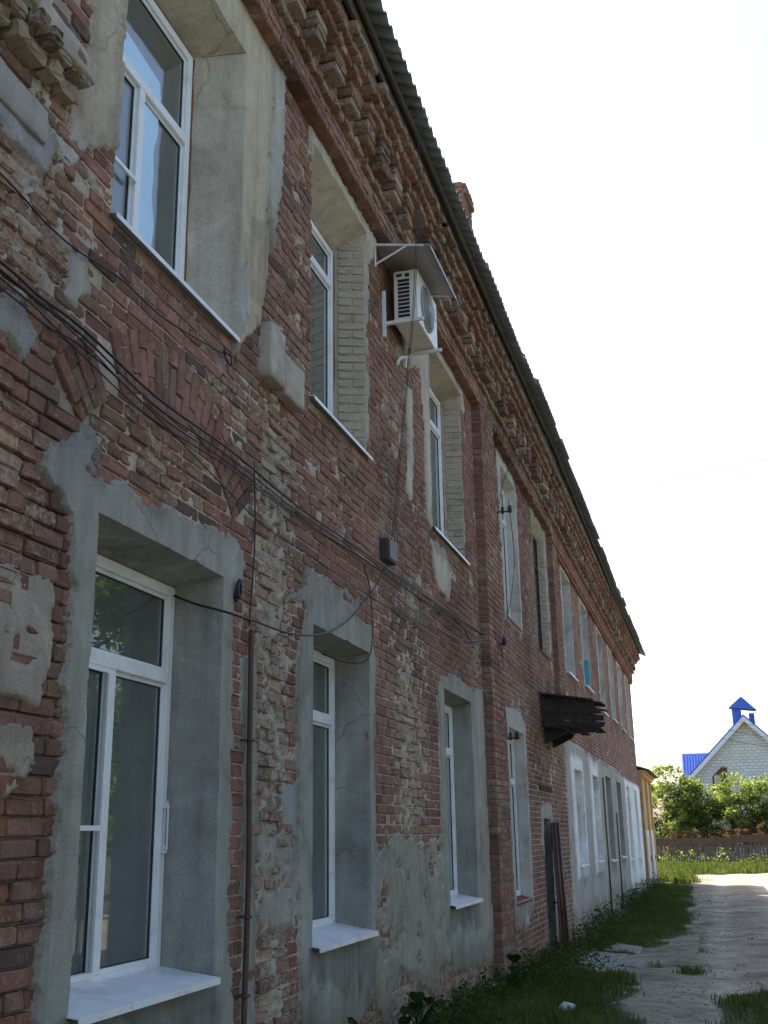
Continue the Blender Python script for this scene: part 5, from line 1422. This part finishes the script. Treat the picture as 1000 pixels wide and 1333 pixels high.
tree('leafy_shrub', (.6, 78.3, 0), 3.2, 1.2, .4, 'low yellow-green shrub behind the fence beside the ochre annex', 'shrub', 12, 'shrub', 3000, .2, G_, 30, .05, .8, 3)
GD = 'dry red plants along the fence'
for k, (x, h, wh) in enumerate(((.1, 2.3, 'leftmost of those along the fence'), (1.1, 2.35, 'second from left along the fence'), (2.3, 2.3, 'third from left along the fence'), (3.5, 2.65, 'tall, near the middle of the fence'), (4.5, 2.3, 'right of the fence middle'), (5.6, 2.7, 'near the right edge of the photo'), (6.6, 2.4, 'rightmost, at the photo edge'))):
    tree('dry_plant', (x, 76.9, 0), h, .75, .9, 'dry reddish plant leaning over the fence top, ' + wh, 'plant', 60 + k, 'dry', 700, .15, GD, 14, .03, .6, 2)
# trees across the road: out of frame, but mirrored in the window panes
tree('roadside_tree', (9.2, 18.2, 0), 9.5, 3.2, 2.4, 'leafy roadside tree mirrored in the nearest lower window pane', 'tree', 21, 'tree', 16000, .20, None, 90, .22)
tree('roadside_tree', (12.5, 31.5, 0), 8.0, 3.0, 1.6, 'leafy roadside tree farther along, mirrored in the lower panes', 'tree', 22, 'tree', 9000, .26, None, 70, .22)

for k, (x, y, h) in enumerate(((10.5, 7.0, 9.0), (10.0, -2.0, 8.5), (13.5, 43.0, 7.5))):  # unseen trees added to darken the lower wall and panes
    tree('roadside_tree', (x, y, 0), h, 3.3, 1.8, 'leafy tree added outside the frame to darken the lower wall, %s' % ('opposite the nearest windows', 'behind the viewer', 'opposite the far end')[k], 'tree', 30 + k, 'tree', 8000, .30, None, 70, .22)

def blades(name, polys, dens, h, rng, mat, wid=.006, seedn=5, lean=.5, clump=.5):
    P = []
    for pl, dn in polys:
        pl = np.array(GRASS[pl]); a, b = pl.min(0) - .12, pl.max(0) + .12
        n = int((b - a).prod() * dn)
        q = rng.uniform(0, 1, (n, 2)) * (b - a) + a
        sp_ = 1.0 if dn > 140 or dn == 130 and seedn == 8 else 0.0
        sd = poly_sd(q[:, 0], q[:, 1], pl) + 1.0 * fbm(q[:, 0] * 2.2, q[:, 1] * 1.1, seedn, 5) - .04
        dnse = sstep(-.08, .55, sd) * (1 - clump * sstep(-.08, .16, fbm(q[:, 0] * 1.6, q[:, 1] * 1.6, seedn + 3, 3)))
        if not sp_: dnse = dnse * sstep(.10, .22, fbm(q[:, 0] * 2.6, q[:, 1] * 1.4, 63, 4))      # stray tufts only
        P.append(q[rng.uniform(0, 1, n) < dnse])
    P = np.concatenate(P); n = len(P)
    z = ground_z(P[:, 0], P[:, 1])
    tall = 1 + 1.2 * fbm(P[:, 0] * 1.3, P[:, 1] * 1.3, seedn + 9, 3)
    hh = h * tall * rng.uniform(.5, 1.4, n); a = rng.uniform(0, 6.283, n); ln = lean * rng.uniform(.1, 1.2, n) * hh
    dx = np.cos(a); dy = np.sin(a); sx = -dy; sy = dx
    w = wid * rng.uniform(.6, 1.5, n)
    B0_ = np.stack([P[:, 0] - sx * w, P[:, 1] - sy * w, z - .01], -1); B1_ = np.stack([P[:, 0] + sx * w, P[:, 1] + sy * w, z - .01], -1)
    M0 = np.stack([P[:, 0] + dx * ln * .35 - sx * w * .8, P[:, 1] + dy * ln * .35 - sy * w * .8, z + hh * .6], -1); M1 = M0 + np.stack([sx, sy, sx * 0], -1) * (w * 1.6)[:, None]
    T0 = np.stack([P[:, 0] + dx * ln, P[:, 1] + dy * ln, z + hh * .95], -1)
    V = np.stack([B0_, B1_, M1, M0, T0], 1).reshape(-1, 3); b = np.arange(n)[:, None] * 5
    f = np.clip(.45 + .8 * fbm(P[:, 0] * .8, P[:, 1] * .8, 31, 3) + rng.normal(0, .2, n), 0, 1)
    col = np.repeat(np.repeat(f[:, None], 4, 1), 5, 0)
    o = np_obj(name, V, b + np.array([[0, 1, 2, 3]]), b + np.array([[3, 2, 4]]), col, mat)
    print(name, n); return o
GRASS['road_edge'] = [(1.3, 9), (3.6, 9), (3.6, 20), (3.0, 44), (1.5, 44), (1.2, 20)]; GRASS['road_mid'] = [(3.0, 12), (3.9, 12), (3.6, 46), (3.1, 46)]
o = blades('grass', [('verge', 1100), ('front', 1900), ('right', 900), ('tuft_a', 900), ('tuft_b', 1100), ('tuft_c', 1000)], 1, .075, np.random.default_rng(3), M['grass'], .005)
o2 = blades('road_tufts', [('road_edge', 138), ('road_mid', 80)], 1, .028, np.random.default_rng(31), M['grass'], .006, 5, 1.6)
tag(o2, 'sparse low grass tufts growing in the dirt road', 'grass', kind='stuff')
tag(o, 'dark green grass in the building shade beside the wall and dirt road', 'grass', kind='stuff')
o = blades('far_grass', [('far_strip', 130), ('far_corner', 150)], 1, .26, np.random.default_rng(4), M['grass'], .022, 8)
tag(o, 'bright sunlit grass strip in front of the plank fence', 'grass', kind='stuff')
# weeds along the foot of the wall
def weed_band(name, spans, rng, label):
    C = []; S = []
    for (y0, y1, n, hmax, xm) in spans:
        for k in range(n):
            cx = abs(rng.normal(0, xm * .6)) + .08; cy = rng.uniform(y0, y1); h = hmax * rng.uniform(.35, 1); m = int(26 + 60 * h)
            z = float(ground_z(np.array([cx]), np.array([cy]))[0])
            hz = rng.uniform(.05, 1, m) * h; sp = .05 + .13 * (1 - hz / hmax * .4)
            C.append(np.stack([cx + rng.normal(0, 1, m) * sp, cy + rng.normal(0, 1, m) * sp * 1.2, z + hz], -1)); S.append(np.full(m, .045) * rng.uniform(.7, 1.9))
    C = np.concatenate(C); S = np.concatenate(S); C[:, 0] = np.maximum(C[:, 0], .05)
    o = leaf_mesh(name, C, S, rng, M['weed'], .5, None, rng.uniform(0, 1, len(C)), .5)
    tag(o, label, 'weeds', kind='stuff'); return o
weed_band('weeds', [(13.6, 18.2, 60, .34, .55), (18.6, 22, 26, .4, .3), (21.2, 28, 46, .65, .45), (28, 38, 60, .55, .5), (38, 46, 30, .6, .4), (10, 13.6, 26, .3, .3)], np.random.default_rng(15), 'leafy green weeds along the foot of the building wall')
o = weed_band('far_weeds', [(0, 1, 1, .1, .1)], np.random.default_rng(16), 'sunlit leafy weeds at the foot of the plank fence')
bpy.data.objects.remove(o)
rngw = np.random.default_rng(17); Cw = []
for k in range(60):
    cx = rngw.uniform(-3, 9); m = 40; h = rngw.uniform(.3, 1.0) * (1.2 if cx < 3 else .7)
    Cw.append(np.stack([cx + rngw.normal(0, .28, m), 75.2 + rngw.normal(0, .3, m), rngw.uniform(.05, 1, m) * h], -1))
o = leaf_mesh('fence_weeds', np.concatenate(Cw), .16, rngw, M['shrub'], .5, None, rngw.uniform(.3, 1, 2400)); tag(o, 'sunlit leafy weeds at the foot of the plank fence', 'weeds', kind='stuff')
# broad-leaved plants by the wall
def broadleaf(base, top, n, size, seed, label):
    rr = random.Random(seed); bx, by = base; z = float(ground_z(np.array([bx]), np.array([by]))[0])
    p = empty('broadleaf_plant', (bx, by, z)); tag(p, label, 'plant')
    st = MB(); leaves = []
    for k in range(n):
        a = rr.uniform(-1.9, 1.9); h = top * rr.uniform(.35, 1); L = rr.uniform(.10, .30)
        tipp = Vector((max(.12, bx + math.cos(a) * L), by + math.sin(a) * L * 1.3, z + h))
        st.tube(spline([(bx, by, z), (bx + (tipp.x - bx) * .3, by + (tipp.y - by) * .3, z + h * .6), tipp], 4), .006, 5); leaves.append((tipp, a))
    o = st.build('stem', M['weed']); under(o, p)
    for tipp, a in leaves:
        s = size * rr.uniform(.7, 1.2); V = []; F = []; nn = 7
        d = Vector((math.cos(a), math.sin(a), -.75 + rr.gauss(0, .25))).normalized(); sd = d.cross(Vector((0, 0, 1))).normalized(); up = sd.cross(d)
        for i in range(nn):
            t_ = i / (nn - 1); w_ = s * .52 * math.sin(math.pi * min(1, t_ * .86 + .14)) ** .7 * (1 - .1 * t_)
            c = tipp + d * s * (t_ - .25) - up * s * .25 * t_ * t_
            for q in (-1, -.5, 0, .5, 1): V.append(c + sd * w_ * q + up * (s * .10 * abs(q) + rr.gauss(0, s * .012)))
        for i in range(nn - 1):
            for q in range(4): F.append((i * 5 + q, i * 5 + q + 1, (i + 1) * 5 + q + 1, (i + 1) * 5 + q))
        mb = MB(); mb.add(V, F); o = mb.build('leaf', M['weed'], smooth=True); under(o, p)
broadleaf((.20, 7.1), .56, 20, .12, 1, 'broad-leaved plant below the second lower window')
broadleaf((.20, 9.4), .40, 16, .11, 2, 'broad-leaved plant against the lower plaster between second and third windows')
broadleaf((.30, 13.2), .35, 7, .16, 4, 'low broad-leaved plant at the foot of the pilaster')

# ------------------------------------------------------------------ broken concrete and stones on the ground
def slab(pts, th, label, seed):
    rr = random.Random(seed); n = len(pts)
    cx = sum(p[0] for p in pts) / n; cy = sum(p[1] for p in pts) / n
    z = float(ground_z(np.array([cx]), np.array([cy]))[0]); V = []
    P2 = []
    for i in range(n):
        a, b = pts[i], pts[(i + 1) % n]
        for k in range(4):
            t_ = k / 4; P2.append((a[0] + (b[0] - a[0]) * t_ + rr.gauss(0, .012), a[1] + (b[1] - a[1]) * t_ + rr.gauss(0, .02)))
    tx, ty = rr.gauss(0, .02), rr.gauss(0, .02)
    m = len(P2)
    f = lambda p, d: (p[0], p[1], z + d + (p[0] - cx) * tx + (p[1] - cy) * ty + rr.gauss(0, .003))
    V = [f(p, -.06) for p in P2] + [f(p, th - .012) for p in P2] + [f((cx + (p[0] - cx) * .95, cy + (p[1] - cy) * .96), th) for p in P2]
    F = [(i, (i + 1) % m, m + (i + 1) % m, m + i) for i in range(m)] + [(m + i, m + (i + 1) % m, 2 * m + (i + 1) % m, 2 * m + i) for i in range(m)] + [tuple(2 * m + i for i in range(m))]
    mb = MB(); mb.add(V, F); o = mb.build('concrete_slab', M['concrete']); tag(o, label, 'slab', 'broken concrete slabs by the wall')
slab([(.30, 19.4), (.95, 19.1), (1.05, 20.0), (.45, 20.4)], .05, 'flat broken concrete slab on the ground just right of the brown metal door', 1)
slab([(.42, 17.9), (1.0, 17.6), (1.12, 18.7), (.5, 19.0)], .05, 'broken concrete slab in front of the brown metal door, nearest of the slabs', 2)
slab([(.55, 21.2), (1.15, 20.9), (1.2, 21.9), (.7, 22.2)], .045, 'broken concrete slab half buried in grass, farthest of the slabs', 3)
slab([(1.08, 18.0), (1.36, 17.8), (1.42, 18.8), (1.15, 19.0)], .035, 'small broken concrete slab at the edge of the dirt road', 4)
def stone(x, y, s, label, seed):
    import bmesh
    bm = bmesh.new(); bmesh.ops.create_icosphere(bm, subdivisions=2, radius=1)
    rr = random.Random(seed); z = float(ground_z(np.array([x]), np.array([y]))[0])
    for v in bm.verts:
        k = 1 + rr.gauss(0, .09); v.co = (x + v.co.x * s * k, y + v.co.y * s * 1.3 * k, z + s * .35 + v.co.z * s * .6 * k)
    me = bpy.data.meshes.new('stone'); bm.to_mesh(me); bm.free(); me.materials.append(M['stone'])
    o = link(bpy.data.objects.new('stone', me)); tag(o, label, 'stone')
stone(1.10, 11.9, .085, 'pale stone lying in the grass at the bottom of the photo', 1)
rg = np.random.default_rng(77)
pebV, pebQ = [], []
cube = np.array([[-1, -1, -1], [1, -1, -1], [1, 1, -1], [-1, 1, -1], [-.7, -.7, 1], [.7, -.7, 1], [.7, .7, 1], [-.7, .7, 1]], float); cf = np.array([[0, 1, 5, 4], [1, 2, 6, 5], [2, 3, 7, 6], [3, 0, 4, 7], [4, 5, 6, 7]])
for k in range(2600):
    x = rg.uniform(.6, 5.5); y = 10 + 35 * rg.uniform(0, 1) ** 1.6; s = .005 + .018 * rg.uniform(0, 1) ** 2.5
    a = rg.uniform(0, 6.28); z = float(ground_z(np.array([x]), np.array([y]))[0])
    c = (cube + rg.normal(0, .22, (8, 3))) * [s, s * 1.3, s * .6]; c = c @ np.array([[math.cos(a), -math.sin(a), 0], [math.sin(a), math.cos(a), 0], [0, 0, 1]])
    pebQ.append(cf + 8 * k); pebV.append(c + [x, y, z])
M['gravel'] = mat_simple('road_gravel', (.27, .25, .215), .95, .45, 3, .5, .01)
o = np_obj('pebbles', np.concatenate(pebV), np.concatenate(pebQ), mat=M['gravel']); tag(o, 'pebbles scattered on the dirt road', 'pebbles', kind='stuff')
